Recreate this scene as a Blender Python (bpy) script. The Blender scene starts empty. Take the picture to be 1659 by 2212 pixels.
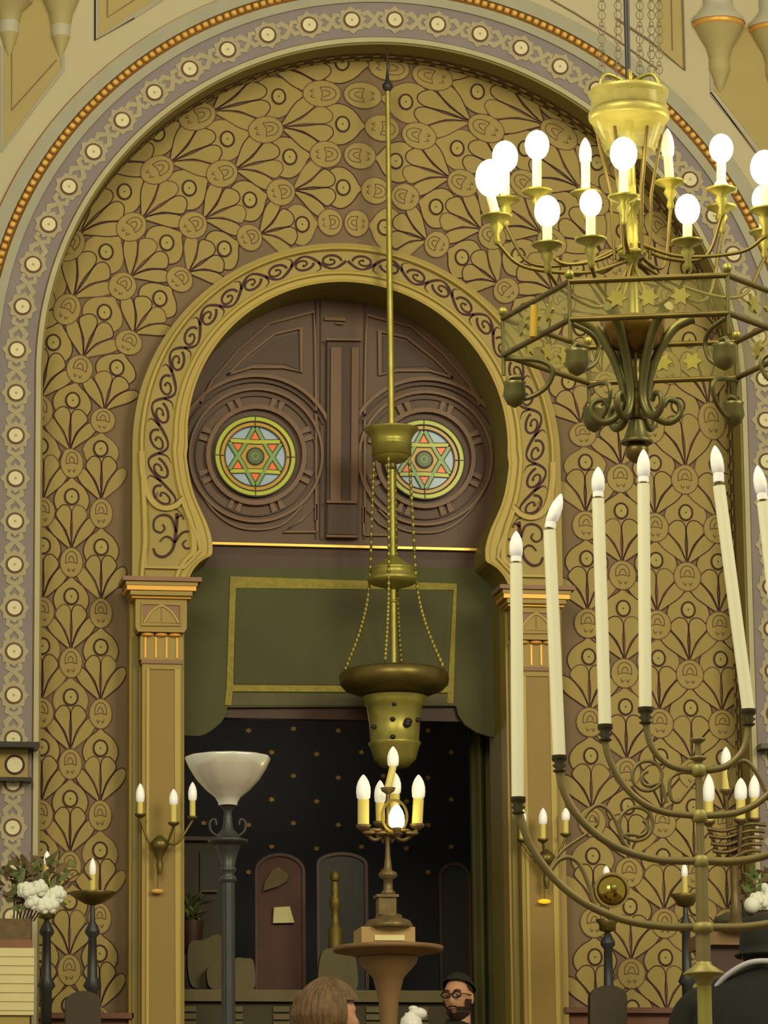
import bpy, math, random
from mathutils import Vector, Matrix
random.seed(7)
PI=math.pi; sin=math.sin; cos=math.cos
C=bpy.context.scene.collection
# ------------------------------------------------------------------ camera
F=8977.0; YAW,PIT,ROL=[math.radians(a) for a in (9.9547,11.8571,-0.6073)]
CAM=Vector((-F*.0025*sin(YAW),-F*.0025*cos(YAW),1.2))
fw=Vector((sin(YAW)*cos(PIT),cos(YAW)*cos(PIT),sin(PIT)))
r0=Vector((cos(YAW),-sin(YAW),0)); u0=r0.cross(fw)
rt=r0*cos(ROL)+u0*sin(ROL); up=-r0*sin(ROL)+u0*cos(ROL)
def ray(px,py): return fw+rt*((px-829.5)/F)+up*((1106-py)/F)
def W(px,py,Y=0.0):
    d=ray(px,py); t=(Y-CAM.y)/d.y; return CAM+d*t
def XZ(px,py,Y=0.0):
    p=W(px,py,Y); return (p.x,p.z)
cd=bpy.data.cameras.new('camera'); cam=bpy.data.objects.new('camera',cd); C.objects.link(cam)
M=Matrix((rt,up,-fw)).transposed().to_4x4(); M.translation=CAM; cam.matrix_world=M
cd.sensor_fit='VERTICAL'; cd.sensor_height=24; cd.lens=F/2212*24; cd.clip_end=200
bpy.context.scene.camera=cam
# ------------------------------------------------------------------ materials
def lin(c):
    out=[]
    for v in c:
        v=v/255.0; out.append(v/12.92 if v<=.04045 else ((v+.055)/1.055)**2.4)
    return out
MATS={}
def mat(name,rgb,rough=.6,metal=0.0,var=.10,scale=6.0,bump=0.0,emit=None,spec=.35,trans=0.0,alpha=1.0):
    if name in MATS: return MATS[name]
    m=bpy.data.materials.new(name); m.use_nodes=True; nt=m.node_tree; b=nt.nodes['Principled BSDF']
    c=lin(rgb)
    b.inputs['Roughness'].default_value=rough; b.inputs['Metallic'].default_value=metal
    b.inputs['Specular IOR Level'].default_value=spec
    b.inputs['Transmission Weight'].default_value=trans
    b.inputs['Alpha'].default_value=alpha
    tc=nt.nodes.new('ShaderNodeTexCoord'); no=nt.nodes.new('ShaderNodeTexNoise')
    no.inputs['Scale'].default_value=scale; no.inputs['Detail'].default_value=5
    nt.links.new(tc.outputs['Object'],no.inputs['Vector'])
    rp=nt.nodes.new('ShaderNodeValToRGB')
    rp.color_ramp.elements[0].position=.3; rp.color_ramp.elements[1].position=.7
    rp.color_ramp.elements[0].color=[v*(1-var) for v in c]+[1]
    rp.color_ramp.elements[1].color=[min(1,v*(1+var)) for v in c]+[1]
    nt.links.new(no.outputs['Fac'],rp.inputs['Fac']); nt.links.new(rp.outputs['Color'],b.inputs['Base Color'])
    if bump>0:
        bp=nt.nodes.new('ShaderNodeBump'); bp.inputs['Strength'].default_value=bump; bp.inputs['Distance'].default_value=.004
        n2=nt.nodes.new('ShaderNodeTexNoise'); n2.inputs['Scale'].default_value=scale*12; n2.inputs['Detail'].default_value=3
        nt.links.new(tc.outputs['Object'],n2.inputs['Vector']); nt.links.new(n2.outputs['Fac'],bp.inputs['Height'])
        nt.links.new(bp.outputs['Normal'],b.inputs['Normal'])
    if emit:
        b.inputs['Emission Color'].default_value=lin(emit[0])+[1]; b.inputs['Emission Strength'].default_value=emit[1]
    MATS[name]=m; return m
plaster=mat('cream_plaster',(180,173,142),.75,var=.05,scale=1.5,bump=.1)
plaster_dk=mat('ochre_plaster',(164,148,98),.75,var=.06,scale=2)
groove=mat('panel_groove_brown',(120,96,78),.8)
greyband=mat('grey_stone_band',(156,154,134),.7,var=.05)
lightband=mat('pale_stone_band',(172,166,132),.65,var=.05)
lav=mat('mauve_band',(131,121,122),.75,var=.05,scale=3)
starm=mat('star_plaster',(162,153,122),.7,var=.05)
discm=mat('cream_disc',(206,200,160),.6,var=.05)
beadm=mat('gilded_bead',(204,160,80),.5,.2,var=.12,scale=30)
beadbk=mat('bead_channel',(128,88,36),.8)
orange_line=mat('russet_line',(158,100,56),.8)
tan=mat('stencil_tan',(154,136,76),.62,var=.07,scale=2.2,bump=.05)
tanhi=mat('stencil_tan_disc',(162,148,84),.6,var=.05)
ground=mat('stencil_mauve_ground',(120,101,76),.75,var=.08,scale=2.2)
outl=mat('stencil_outline',(66,40,38),.8,var=.1)
outl2=mat('stencil_soft_outline',(104,76,62),.8,var=.1)
keym=mat('horseshoe_ochre',(156,138,76),.55,var=.05,scale=2,bump=.04)
keyhi=mat('horseshoe_moulding',(172,152,76),.45,var=.05,scale=2)
vine=mat('scroll_brown',(66,38,36),.7)
olive=mat('olive_reveal',(122,110,56),.6,var=.06)
pil=mat('pilaster_ochre',(154,132,66),.5,var=.05,scale=2)
pilpanel=mat('pilaster_panel',(138,114,52),.5,var=.04,scale=1.5)
pilgold=mat('pilaster_gilt',(212,160,74),.4,.3,var=.06)
pilcap=mat('capital_mauve',(140,108,86),.6)
wood=mat('dark_wood',(86,62,47),.45,var=.10,scale=3,bump=.05)
woodhi=mat('wood_moulding',(108,78,52),.4,var=.1,scale=4)
woodlo=mat('wood_recess',(70,50,40),.5,var=.1)
goldm=mat('gold_strip',(225,190,95),.3,.4)
green=mat('green_velvet',(82,84,56),.9,var=.10,scale=2,bump=.2)
greenin=mat('green_velvet_panel',(80,80,54),.9,var=.10,scale=2)
braid=mat('olive_braid',(138,128,52),.7,var=.15,scale=40)
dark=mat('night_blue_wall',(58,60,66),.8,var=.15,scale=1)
stargold=mat('dim_gold_star',(205,165,80),.6)
brass=mat('aged_brass',(160,152,76),.42,.6,var=.14,scale=14)
brassdk=mat('dark_brass',(112,98,52),.4,.7,var=.2,scale=14)
bronze=mat('olive_bronze',(110,106,64),.42,.6,var=.2,scale=10)
iron=mat('grey_iron',(66,68,70),.45,.6,var=.1)
sleeve=mat('ivory_sleeve',(240,240,212),.5,var=.02)
sleevey=mat('yellow_candle',(214,200,110),.55,var=.04)
frost=mat('frosted_bulb',(240,240,232),.3,var=.01,emit=((255,255,245),.18))
lit=mat('lit_bulb',(255,250,220),.3,emit=((255,246,190),12.0))
litwarm=mat('lit_warm_bulb',(255,240,180),.3,emit=((255,232,140),9.0))
glassw=mat('frosted_glass_bowl',(215,214,205),.22,.35,var=.06,scale=6)
hairb=mat('brown_hair',(92,70,44),.6,var=.35,scale=22,bump=.5)
skin=mat('skin',(186,138,108),.55,var=.05)
lipm=mat('lips',(150,85,75),.6)
blackc=mat('black_cloth',(30,30,27),.9,var=.1,scale=30)
beardm=mat('dark_beard',(52,38,30),.9,var=.3,scale=80,bump=.5)
silver=mat('silver_band',(170,170,178),.6)
creamcl=mat('cream_cloth',(205,196,148),.8,var=.04)
stone=mat('dim_stone',(96,88,62),.8,var=.12)
mahog=mat('mahogany',(64,40,30),.5,var=.15,scale=5)
leaf=mat('leaf_green',(92,104,52),.6,var=.3,scale=20)
petal=mat('white_petal',(222,226,214),.7,var=.05)
# ------------------------------------------------------------------ mesh builder
class MB:
    def __init__(s): s.v=[]; s.f=[]; s.m=[]; s.sm=[]; s.mats=[]
    def mi(s,m):
        if m not in s.mats: s.mats.append(m)
        return s.mats.index(m)
    def face(s,pts,m,smooth=False):
        n=len(s.v); s.v+= [tuple(p) for p in pts]; s.f.append(tuple(range(n,n+len(pts)))); s.m.append(s.mi(m)); s.sm.append(smooth)
    def grid(s,rows,m,closed=False,smooth=True,wrap=False):
        n=len(s.v); k=len(rows[0]); k0=s.mi(m)
        for r in rows: s.v+=[tuple(p) for p in r]
        R=len(rows)
        for i in range(R if wrap else R-1):
            i2=(i+1)%R
            for j in range(k if closed else k-1):
                j2=(j+1)%k
                s.f.append((n+i*k+j,n+i*k+j2,n+i2*k+j2,n+i2*k+j)); s.m.append(k0); s.sm.append(smooth)
    def box(s,a,b,m):
        x0,y0,z0=a; x1,y1,z1=b
        P=[(x0,y0,z0),(x1,y0,z0),(x1,y1,z0),(x0,y1,z0),(x0,y0,z1),(x1,y0,z1),(x1,y1,z1),(x0,y1,z1)]
        n=len(s.v); s.v+=P
        for q in ((0,3,2,1),(4,5,6,7),(0,1,5,4),(1,2,6,5),(2,3,7,6),(3,0,4,7)):
            s.f.append(tuple(n+i for i in q)); s.m.append(s.mi(m)); s.sm.append(False)
    def lathe(s,c,prof,m,seg=28,smooth=True,mod=None,sq=False):
        rows=[]
        for r,z in prof:
            row=[]
            for i in range(seg):
                a=2*PI*i/seg+(PI/4 if sq else 0); rr=r*(mod(a) if mod else 1)
                row.append((c[0]+rr*cos(a),c[1]+rr*sin(a),c[2]+z if len(c)>2 else z))
            rows.append(row)
        s.grid(rows,m,closed=True,smooth=smooth)
        s.face(rows[0],m); s.face(rows[-1][::-1],m)
    def tube(s,pts,r,m,seg=8,closed=False):
        pts=[Vector(p) for p in pts]; n=len(pts); rows=[]
        N=None
        for i,p in enumerate(pts):
            if closed: t=pts[(i+1)%n]-pts[i-1]
            else: t=pts[min(i+1,n-1)]-pts[max(i-1,0)]
            if t.length<1e-9: t=Vector((0,0,1))
            t.normalize()
            if N is None:
                N=t.orthogonal().normalized()
            N=(N-t*N.dot(t)).normalized(); B=t.cross(N)
            rr=r[i] if isinstance(r,(list,tuple)) else r
            rows.append([p+N*rr*cos(2*PI*k/seg)+B*rr*sin(2*PI*k/seg) for k in range(seg)])
        s.grid(rows,m,closed=True,wrap=closed)
        if not closed: s.face(rows[0][::-1],m); s.face(rows[-1],m)
    def sphere(s,c,r,m,seg=16,rings=10,sc=(1,1,1),fn=None):
        rows=[]
        for i in range(rings+1):
            th=PI*i/rings; row=[]
            for j in range(seg):
                a=2*PI*j/seg; d=Vector((sin(th)*cos(a),sin(th)*sin(a),cos(th)))
                k=fn(d) if fn else 1
                row.append((c[0]+d.x*r*sc[0]*k,c[1]+d.y*r*sc[1]*k,c[2]+d.z*r*sc[2]*k))
            rows.append(row)
        s.grid(rows,m,closed=True)
    # shapes in a wall-parallel plane; y is the plane, nearer camera = smaller y
    def plate(s,pts,y,d,m,back=None,smooth=False):
        """flat polygon at y with sides reaching back to y+d"""
        A=sum(pts[i][0]*pts[(i+1)%len(pts)][1]-pts[(i+1)%len(pts)][0]*pts[i][1] for i in range(len(pts)))
        if A<0: pts=pts[::-1]
        s.face([(p[0],y,p[1]) for p in pts],m)
        if d>0:
            rows=[[(p[0],y,p[1]) for p in pts],[(p[0],y+d,p[1]) for p in pts]]
            s.grid(rows,back or m,closed=True,smooth=False)
    def ribbon(s,pts,w,y,d,m,closed=False):
        """flat strip of width w along pts, face at y, sides back to y+d"""
        n=len(pts); L=[];R=[]
        for i,p in enumerate(pts):
            a=pts[(i-1)%n] if (closed or i>0) else p
            b=pts[(i+1)%n] if (closed or i<n-1) else p
            tx,tz=b[0]-a[0],b[1]-a[1]; l=math.hypot(tx,tz) or 1
            nx,nz=-tz/l,tx/l
            # miter
            k=1.0
            if (closed or 0<i<n-1):
                e1=(p[0]-a[0],p[1]-a[1]); l1=math.hypot(*e1) or 1
                cosh=abs((e1[0]*tx+e1[1]*tz)/(l1*l)); k=min(2.0,1/max(cosh,.4))
            ww=(w[i] if isinstance(w,(list,tuple)) else w)*.5*k
            L.append((p[0]+nx*ww,p[1]+nz*ww)); R.append((p[0]-nx*ww,p[1]-nz*ww))
        if closed: L.append(L[0]);R.append(R[0])
        rows=[]
        if d>0: rows=[[(p[0],y+d,p[1]) for p in L],[(p[0],y,p[1]) for p in L],[(p[0],y,p[1]) for p in R],[(p[0],y+d,p[1]) for p in R]]
        else: rows=[[(p[0],y,p[1]) for p in L],[(p[0],y,p[1]) for p in R]]
        s.grid(rows,m,smooth=False)
    def disc(s,c,r,y,m,seg=20,rz=None):
        rz=rz or r
        s.face([(c[0]+r*cos(2*PI*i/seg),y,c[1]+rz*sin(2*PI*i/seg)) for i in range(seg)],m)
    def ring(s,c,r,w,y,d,m,seg=40,rz=None):
        rz=rz or r
        s.ribbon([(c[0]+r*cos(2*PI*i/seg),c[1]+rz*sin(2*PI*i/seg)) for i in range(seg)],w,y,d,m,closed=True)
    def build(s,name,parent=None,kind=None,label=None):
        me=bpy.data.meshes.new(name)
        o=Vector((0,0,0)); q=parent
        while q is not None: o+=q.location; q=q.parent
        me.from_pydata([(a[0]-o.x,a[1]-o.y,a[2]-o.z) for a in s.v],[],s.f)
        for m in s.mats: me.materials.append(m)
        me.polygons.foreach_set('material_index',s.m); me.polygons.foreach_set('use_smooth',s.sm)
        me.update(); ob=bpy.data.objects.new(name,me); C.objects.link(ob)
        if parent: ob.parent=parent
        if kind: ob['kind']=kind
        if label: ob['label']=label
        return ob
def thing(name,label,cat,loc,group=None):
    o=bpy.data.objects.new(name,None); C.objects.link(o); o.location=loc; o.empty_display_size=.1
    o['label']=label; o['category']=cat
    if group: o['group']=group
    return o
def tag(o,label,cat,group=None):
    o['label']=label; o['category']=cat
    if group: o['group']=group
    return o
def cr(pts,n=8,closed=False):
    """catmull-rom through points (2D or 3D)"""
    P=[Vector(p) for p in pts]; out=[]; N=len(P)
    for i in range(N if closed else N-1):
        a=P[(i-1)%N] if (closed or i>0) else P[i]*2-P[i+1]
        b=P[i]; c=P[(i+1)%N]; d=P[(i+2)%N] if (closed or i<N-2) else c*2-b
        for k in range(n):
            t=k/n; out.append(.5*((2*b)+(c-a)*t+(2*a-5*b+4*c-d)*t*t+(3*b-a-3*c+d)*t**3))
    if not closed: out.append(P[-1])
    return [tuple(p) for p in out]
def arc(cx,cz,r,a0,a1,n):
    return [(cx+r*cos(math.radians(a0+(a1-a0)*i/n)),cz+r*sin(math.radians(a0+(a1-a0)*i/n))) for i in range(n+1)]
# ================================================================== SETTING
AX,AZ,AR=.0749,6.6472,2.1105            # centre line of the rosette band
RIN=AR-.147; ZB=0.0
def archpath(r,n=96,zb=ZB):
    return [(AX-r,zb+(AZ-zb)*i/12) for i in range(12)]+arc(AX,AZ,r,180,0,n)+[(AX+r,AZ-(AZ-zb)*(i+1)/12) for i in range(12)]
YT=.30
# floor with the two steps of the ark platform
mb=MB(); fl=mat('floor_stone',(120,100,70),.5,var=.1)
mb.box((-9,-30,-.1),(9,6,0),fl); mb.box((-6,-9.6,0),(6,-2.6,.98),fl); mb.box((-6,-2.6,0),(6,4.5,1.5),fl)
mb.build('floor',kind='structure')
# wall around the great arch
mb=MB(); XL,XR,ZT=-4.2,4.6,10.4
mb.face([(XL,0,0),(AX-RIN,0,0),(AX-RIN,0,AZ),(XL,0,AZ)],plaster)
mb.face([(AX+RIN,0,0),(XR,0,0),(XR,0,AZ),(AX+RIN,0,AZ)],plaster)
ap=arc(AX,AZ,RIN,180,0,120); outp=[]
for i in range(121):
    a=math.radians(180-180*i/120); dx,dz=cos(a),sin(a); ts=[]
    if dx<-1e-6: ts.append((XL-AX)/dx)
    if dx>1e-6: ts.append((XR-AX)/dx)
    if dz>1e-6: ts.append((ZT-AZ)/dz)
    t=min(ts); outp.append((AX+dx*t,AZ+dz*t))
mb.grid([[(p[0],0,p[1]) for p in ap],[(p[0],0,p[1]) for p in outp]],plaster,smooth=False)
P=archpath(RIN)
mb.grid([[(p[0],0,p[1]) for p in P],[(p[0],.15,p[1]) for p in P]],olive,smooth=True)
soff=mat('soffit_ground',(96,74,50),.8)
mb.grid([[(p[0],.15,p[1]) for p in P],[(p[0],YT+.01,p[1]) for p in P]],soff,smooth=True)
# painted chain of blocks around the inner half of the soffit
n=0; s=0.0; L=[0]
for i in range(1,len(P)): L.append(L[-1]+math.hypot(P[i][0]-P[i-1][0],P[i][1]-P[i-1][1]))
def onpath(P,L,s):
    import bisect
    i=min(max(bisect.bisect(L,s)-1,0),len(P)-2); t=(s-L[i])/(L[i+1]-L[i])
    return (P[i][0]+(P[i+1][0]-P[i][0])*t,P[i][1]+(P[i+1][1]-P[i][1])*t),((P[i+1][0]-P[i][0])/(L[i+1]-L[i]),(P[i+1][1]-P[i][1])/(L[i+1]-L[i]))
s=2.6
while s<L[-1]-2.6:
    for k,(y0,y1,l) in enumerate(((.175,.215,.05),(.235,.285,.07))):
        s0=s+random.uniform(0,.015)+k*.02; pts=[]
        for (ss,yy) in ((s0,y0),(s0+l,y0+random.uniform(-.006,.006)),(s0+l-.006,y1),(s0+.008,y1-.004)):
            (x,z),(tx,tz)=onpath(P,L,ss); pts.append((x+tz*.004,yy,z-tx*.004))
        mb.face(pts,tan)
    s+=.088
mb.build('wall_front',kind='structure')
# ---- mouldings and panels on the wall: trim
mb=MB()
def band(r0,r1,y,m,ysid=0.0):
    A=archpath(r0);B=archpath(r1)
    mb.grid([[(p[0],ysid,p[1]) for p in A],[(p[0],y,p[1]) for p in A],[(p[0],y,p[1]) for p in B],[(p[0],ysid,p[1]) for p in B]],m,smooth=False)
band(RIN,RIN+.012,-.010,olive); band(RIN+.012,AR-.108,-.022,lightband)
band(AR-.108,AR-.100,-.006,groove); band(AR-.100,AR+.102,-.008,lav)
band(AR+.102,AR+.152,-.020,greyband); band(AR+.152,AR+.158,-.004,beadbk)
band(AR+.158,AR+.205,-.006,beadbk)
band(AR+.205,AR+.282,-.024,greyband); band(AR+.282,AR+.29,-.006,orange_line)
tr=mb.build('trim_1',kind='structure')
# stars with discs and the knots between
mb=MB()
def bandpt(ang,dr,dt):
    """ang in degrees on arc (180 left .. 0 right); beyond that runs straight down"""
    if 0<=ang<=180:
        a=math.radians(ang); r=AR+dr
        return (AX+r*cos(a)+dt*sin(a),AZ+r*sin(a)-dt*cos(a))
    if ang>180: return (AX-AR-dr, AZ-(ang-180)/6.71*.2388+dt)
    return (AX+AR+dr, AZ+ang/6.71*.2388-dt)
angs=[109.73-6.71*k for k in range(-30,37)]
for a in angs:
    pts=[]
    for i in range(16):
        t=2*PI*i/16; r=(.083 if i%2==0 else .066)
        pts.append(bandpt(a,r*cos(t),r*sin(t)))
    mb.plate(pts,-.014,.008,starm)
    c=bandpt(a,0,0)
    mb.disc(c,.050,-.0155,outl2,24); mb.disc(c,.038,-.020,discm,24); mb.disc(c,.008,-.0205,starm,8)
    am=a-3.355
    for sg in (1,-1):
        p=[bandpt(am,sg*dr,dt) for dr,dt in ((-.030,-.062),(-.042,-.03),(.0,.012),(.036,.03),(.03,.062))]
        mb.ribbon(p,.024,-.0125-.0008*sg,.006,starm)
mb.build('rosette_band',parent=tr)
mb=MB(); a=180.0; bw=.0445
def bd(c,tang,r):
    pass
th=180.0; R=AR+.181
bt=[]
while th>0: bt.append(th); th-=math.degrees(bw/R)
nb=len(bt)
for th in bt:
    a=math.radians(th); 
    for (dr,dt,y) in ():
        pass
    pts=[]
    rows=[]
    for yy,k in ((-.006,1.0),(-.022,.95),(-.029,.6)):
        row=[]
        for i in range(8):
            t=2*PI*i/8; ex=.0185*k*math.copysign(abs(cos(t))**.55,cos(t)); et=.0185*k*math.copysign(abs(sin(t))**.55,sin(t))
            row.append((AX+(R+ex)*cos(a)-et*sin(a),yy,AZ+(R+ex)*sin(a)+et*cos(a)))
        rows.append(row)
    mb.grid(rows,beadm,closed=True); mb.face(rows[-1],beadm,True)
mb.build('bead_moulding',parent=tr)
# panels outlined on the wall (spandrels)
mb=MB()
def line(pts,w,m=groove,y=-.008,d=.008,closed=False): mb.ribbon([XZ(*p) for p in pts],w*.0025,y,d,m,closed)
def poly(pts,m,y=-.004,d=.004): mb.plate([XZ(*p) for p in pts],y,d,m)
poly([(210,-60),(210,82),(300,32),(345,-5),(400,-60)],plaster_dk,-.003,.003)
line([(208,-60),(208,84),(290,35),(345,0),(430,-60)],10,greyband); line([(205,-60),(205,88),(290,40)],3)
line([(232,-60),(232,38),(290,0),(370,-50)],2)
poly([(5,-60),(5,320),(133,150),(133,118),(150,-60)],plaster_dk,-.003,.003)
line([(4,100),(5,324),(136,150),(135,112)],7,greyband); line([(25,110),(25,238),(122,130)],2)
poly([(1420,-60),(1420,110),(1478,152),(1474,-60)],plaster_dk,-.003,.003)
line([(1472,-60),(1478,152),(1405,90),(1330,40)],5); line([(1448,-60),(1452,110)],2)
line([(1120,-40),(1240,28),(1330,85),(1420,150)],3,groove)
poly([(1538,190),(1659,345),(1760,480),(1760,60),(1560,60)],plaster_dk,-.003,.003)
line([(1536,120),(1538,205),(1659,355),(1780,500)],8,greyband); line([(1534,200),(1640,340),(1760,490)],3)
mb.build('panel_moulding',parent=tr)
# dark impost ledges at both edges
mb=MB()
a=XZ(-60,1612); b=XZ(80,1617)
mb.box((a[0],-.16,b[1]-.016),(b[0],0,b[1]+.012),mat('black_marble',(38,34,28),.3))
c=XZ(66,1688); mb.box((a[0],-.10,c[1]-.012),(c[0],0,c[1]+.008),MATS['black_marble'])
mb.box((a[0],-.05,c[1]),(c[0]-.02,0,b[1]-.016),tan)
q=XZ(30,1655); mb.disc(q,.055,-.052,outl); mb.disc(q,.042,-.053,discm)
a=XZ(1632,1617); mb.box((a[0],-.12,a[1]-.016),(a[0]+.8,0,a[1]+.012),MATS['black_marble'])
mb.build('trim_2',kind='structure')
# ---- niche wall with stencilled relief
KX,KZ=-.164,6.30
mb=MB()
hole=[(KX-1.05,1.5+(KZ-1.5)*i/4) for i in range(4)]+arc(KX,KZ,1.05,180,0,60)+[(KX+1.05,KZ-(KZ-1.5)*(i+1)/4) for i in range(4)]
outr=[(AX-2.3,1.5+(KZ-1.5)*i/4) for i in range(4)]+arc(AX,KZ,2.5,180,0,60)+[(AX+2.3,KZ-(KZ-1.5)*(i+1)/4) for i in range(4)]
mb.grid([[(p[0],YT,p[1]) for p in hole],[(p[0],YT,p[1]) for p in outr]],ground,smooth=False)
def flow(side,s,n):
    """s: periods from the apex, n: distance from the keyhole centre; side -1 left 1 right"""
    a=19.8*s
    if a<=90:
        k=1.0
        if side<0:
            f=max(0,(a-45)/45); k=1-.18*f*f
        nn=1.375+(n-1.375)*k
        t=math.radians(a); return (KX+side*nn*sin(t),6.27+nn*cos(t))
    k=.80 if side<0 else 1
    nn=1.37+(n-1.375)*k
    return (KX+side*nn,6.27-.56*(s-4.5454))
flame=cr([(0,.205),(.14,.165),(.42,.10),(.60,.01),(.60,-.08),(.40,-.17),(0,-.18),(-.40,-.17),(-.60,-.08),(-.60,.01),(-.42,.10),(-.14,.165)],3,True)
inner=[cr([(0.02,-.49),(.035,-.32),(.008,-.165),(.12,-.092),(.34,-.088),(.54,-.16),(.50,-.22),(.20,-.34)],3,True)]
outer=[cr([(.03,-.52),(.22,-.36),(.50,-.235),(.78,-.19),(.90,-.25),(.72,-.36),(.38,-.45)],3,True)]
leaf3=[cr([(.50,-.10),(.62,-.17),(.66,-.12),(.58,-.03)],3,True)]
medal=[((.40*cos(2*PI*i/18)),.340+.150*sin(2*PI*i/18)) for i in range(18)]
dome=[(.19*cos(PI*i/8),.345+.06*sin(PI*i/8)) for i in range(9)]
def mir(p): return [(-x,y) for x,y in p]
CW=.197
for side in (-1,1):
    for ci,(n0,odd) in enumerate(((1.375,1),(1.58,0),(1.775,1),(1.955,0),(2.135,1),(2.32,0),(2.5,1))):
        for k in range(-1,13):
            s0=k+(.5 if odd else 0)
            if s0<0: continue
            px,pz=flow(side,s0,n0)
            rr=math.hypot(px-AX,pz-AZ) if pz>AZ else abs(px-AX)
            if rr>RIN+.16 or pz<2.7: continue
            if s0==0 and side==1: continue
            def mp(p):
                return flow(side,s0-p[1],n0+p[0]*CW)
            shapes=[(flame,tan,0)]+[(q,tan,1) for q in (inner[0],mir(inner[0]),outer[0],mir(outer[0]))]+[(medal,tan,2)]
            for j,(sh,m,lv) in enumerate(shapes):
                if s0==0 and lv==2: pass
                pts=[]
                ok=True
                for p in sh:
                    q=mp(p)
                    if q is None: ok=False;break
                    pts.append(q)
                y=YT-.004-.0016*lv
                mb.plate(pts,y,.004,m)
                mb.ribbon(pts,.0065 if lv!=2 else .0055,y-.0006,0,outl if (lv<2 and (ci+k+j)%4!=0) else outl2,closed=True)
            # ring with its disc
            rg=[flow(side,s0-.052*sin(2*PI*i/18)*1.0,n0+.165*CW/ .197*cos(2*PI*i/18)*.9*.26/.26*CW) for i in range(18)]
            cxz=flow(side,s0,n0)
            rg=[(cxz[0]+.038*cos(2*PI*i/18)*1.0,cxz[1]+.044*sin(2*PI*i/18)) for i in range(18)]
            mb.plate(rg,YT-.010,.006,tanhi); mb.ribbon(rg,.0105,YT-.0108,0,outl,closed=True)
            mb.disc(cxz,.006,YT-.0108,outl2,6)
            for gl in ([(-.20,.33),(-.19,.40),(-.08,.445),(.08,.445),(.19,.40),(.20,.33)],[(-.20,.33),(0,.345),(.20,.33)],[(-.10,.35),(-.04,.395),(.05,.40),(.11,.355)],[(-.12,.285),(-.08,.25),(-.02,.27)],[(.04,.275),(.09,.25),(.13,.28)]):
                mb.ribbon([mp(p) for p in cr(gl,3)],.0052,YT-.0086,0,outl2)
for xx in (-1.093,.702): mb.face([(xx,.296,1.5),(xx,.64,1.5),(xx,.64,5.52),(xx,.296,5.52)],olive)
mb.build('wall_niche',kind='structure')
# dark red ledge at the bottom of the niche
mb=MB(); redw=mat('red_wainscot',(104,64,44),.5)
for (x0,x1) in ((80,285),(1215,1600)):
    a=XZ(x0,2190,.2); b=XZ(x1,2190,.2)
    zt=a[1] if x0<500 else XZ(x1,2180,.2)[1]
    mb.box((a[0],.12,zt-.03),(b[0],.30,zt),redw); mb.box((a[0],.17,1.5),(b[0],.30,zt-.03),redw)
mb.build('trim_3',kind='structure')
# ---- horseshoe arch surround
IC=(-.1625,6.3607,.906); OC=(-.1642,6.2872,1.2086)
innerL=arc(IC[0],IC[1],IC[2],90,184,60)+[XZ(*p,.18) for p in ((403,985),(408,1020),(414,1050),(422,1075),(433,1100),(445,1125),(454,1150),(459,1172),(459,1188),(458,1200),(446,1205),(434,1212),(424,1222),(416,1233),(410,1246))]
outerL=arc(OC[0],OC[1],OC[2],90,180,60)+[(OC[0]-OC[2],OC[1]-(OC[1]-5.523)*i/12) for i in range(1,13)]
def resamp(P,n):
    L=[0]
    for i in range(1,len(P)): L.append(L[-1]+math.hypot(P[i][0]-P[i-1][0],P[i][1]-P[i-1][1]))
    return [onpath(P,L,L[-1]*i/n*.99999)[0] for i in range(n+1)]
NI=110
iL=resamp(innerL,NI); oL=resamp(outerL,NI)
def mirx(P): return [(2*KX-p[0],p[1]) for p in P]
def kpt(side,u,v):
    """u 0 apex ..1 foot ; v 0 outer..1 inner"""
    i=min(int(u*NI),NI-1); t=u*NI-i
    a=(iL[i][0]*(1-t)+iL[i+1][0]*t, iL[i][1]*(1-t)+iL[i+1][1]*t); b=(oL[i][0]*(1-t)+oL[i+1][0]*t, oL[i][1]*(1-t)+oL[i+1][1]*t)
    x=b[0]*(1-v)+a[0]*v; z=b[1]*(1-v)+a[1]*v
    return (x if side<0 else 2*KX-x, z)
prof=[(0,YT,keym),(0,.195,keym),(.10,.190,keym),(.13,.168,keyhi),(.18,.165,keyhi),(.22,.188,keym),(.70,.188,keym),(.74,.172,keyhi),(.80,.170,keyhi),(.83,.184,keym),(.93,.184,keyhi),(.95,.176,keyhi),(1,.180,keyhi),(1,.60,olive)]
mb=MB()
for a,b in zip(prof[:-1],prof[1:]):
    rows=[]
    for (v,y,_) in (a,b):
        rows.append([ (lambda q:(q[0],y,q[1]))(kpt(-1,1-i/NI,v)) for i in range(NI)]+[(lambda q:(q[0],y,q[1]))(kpt(1,i/NI,v)) for i in range(NI+1)])
    mb.grid(rows,b[2],smooth=False)
tr4=mb.build('trim_4',kind='structure')
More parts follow.
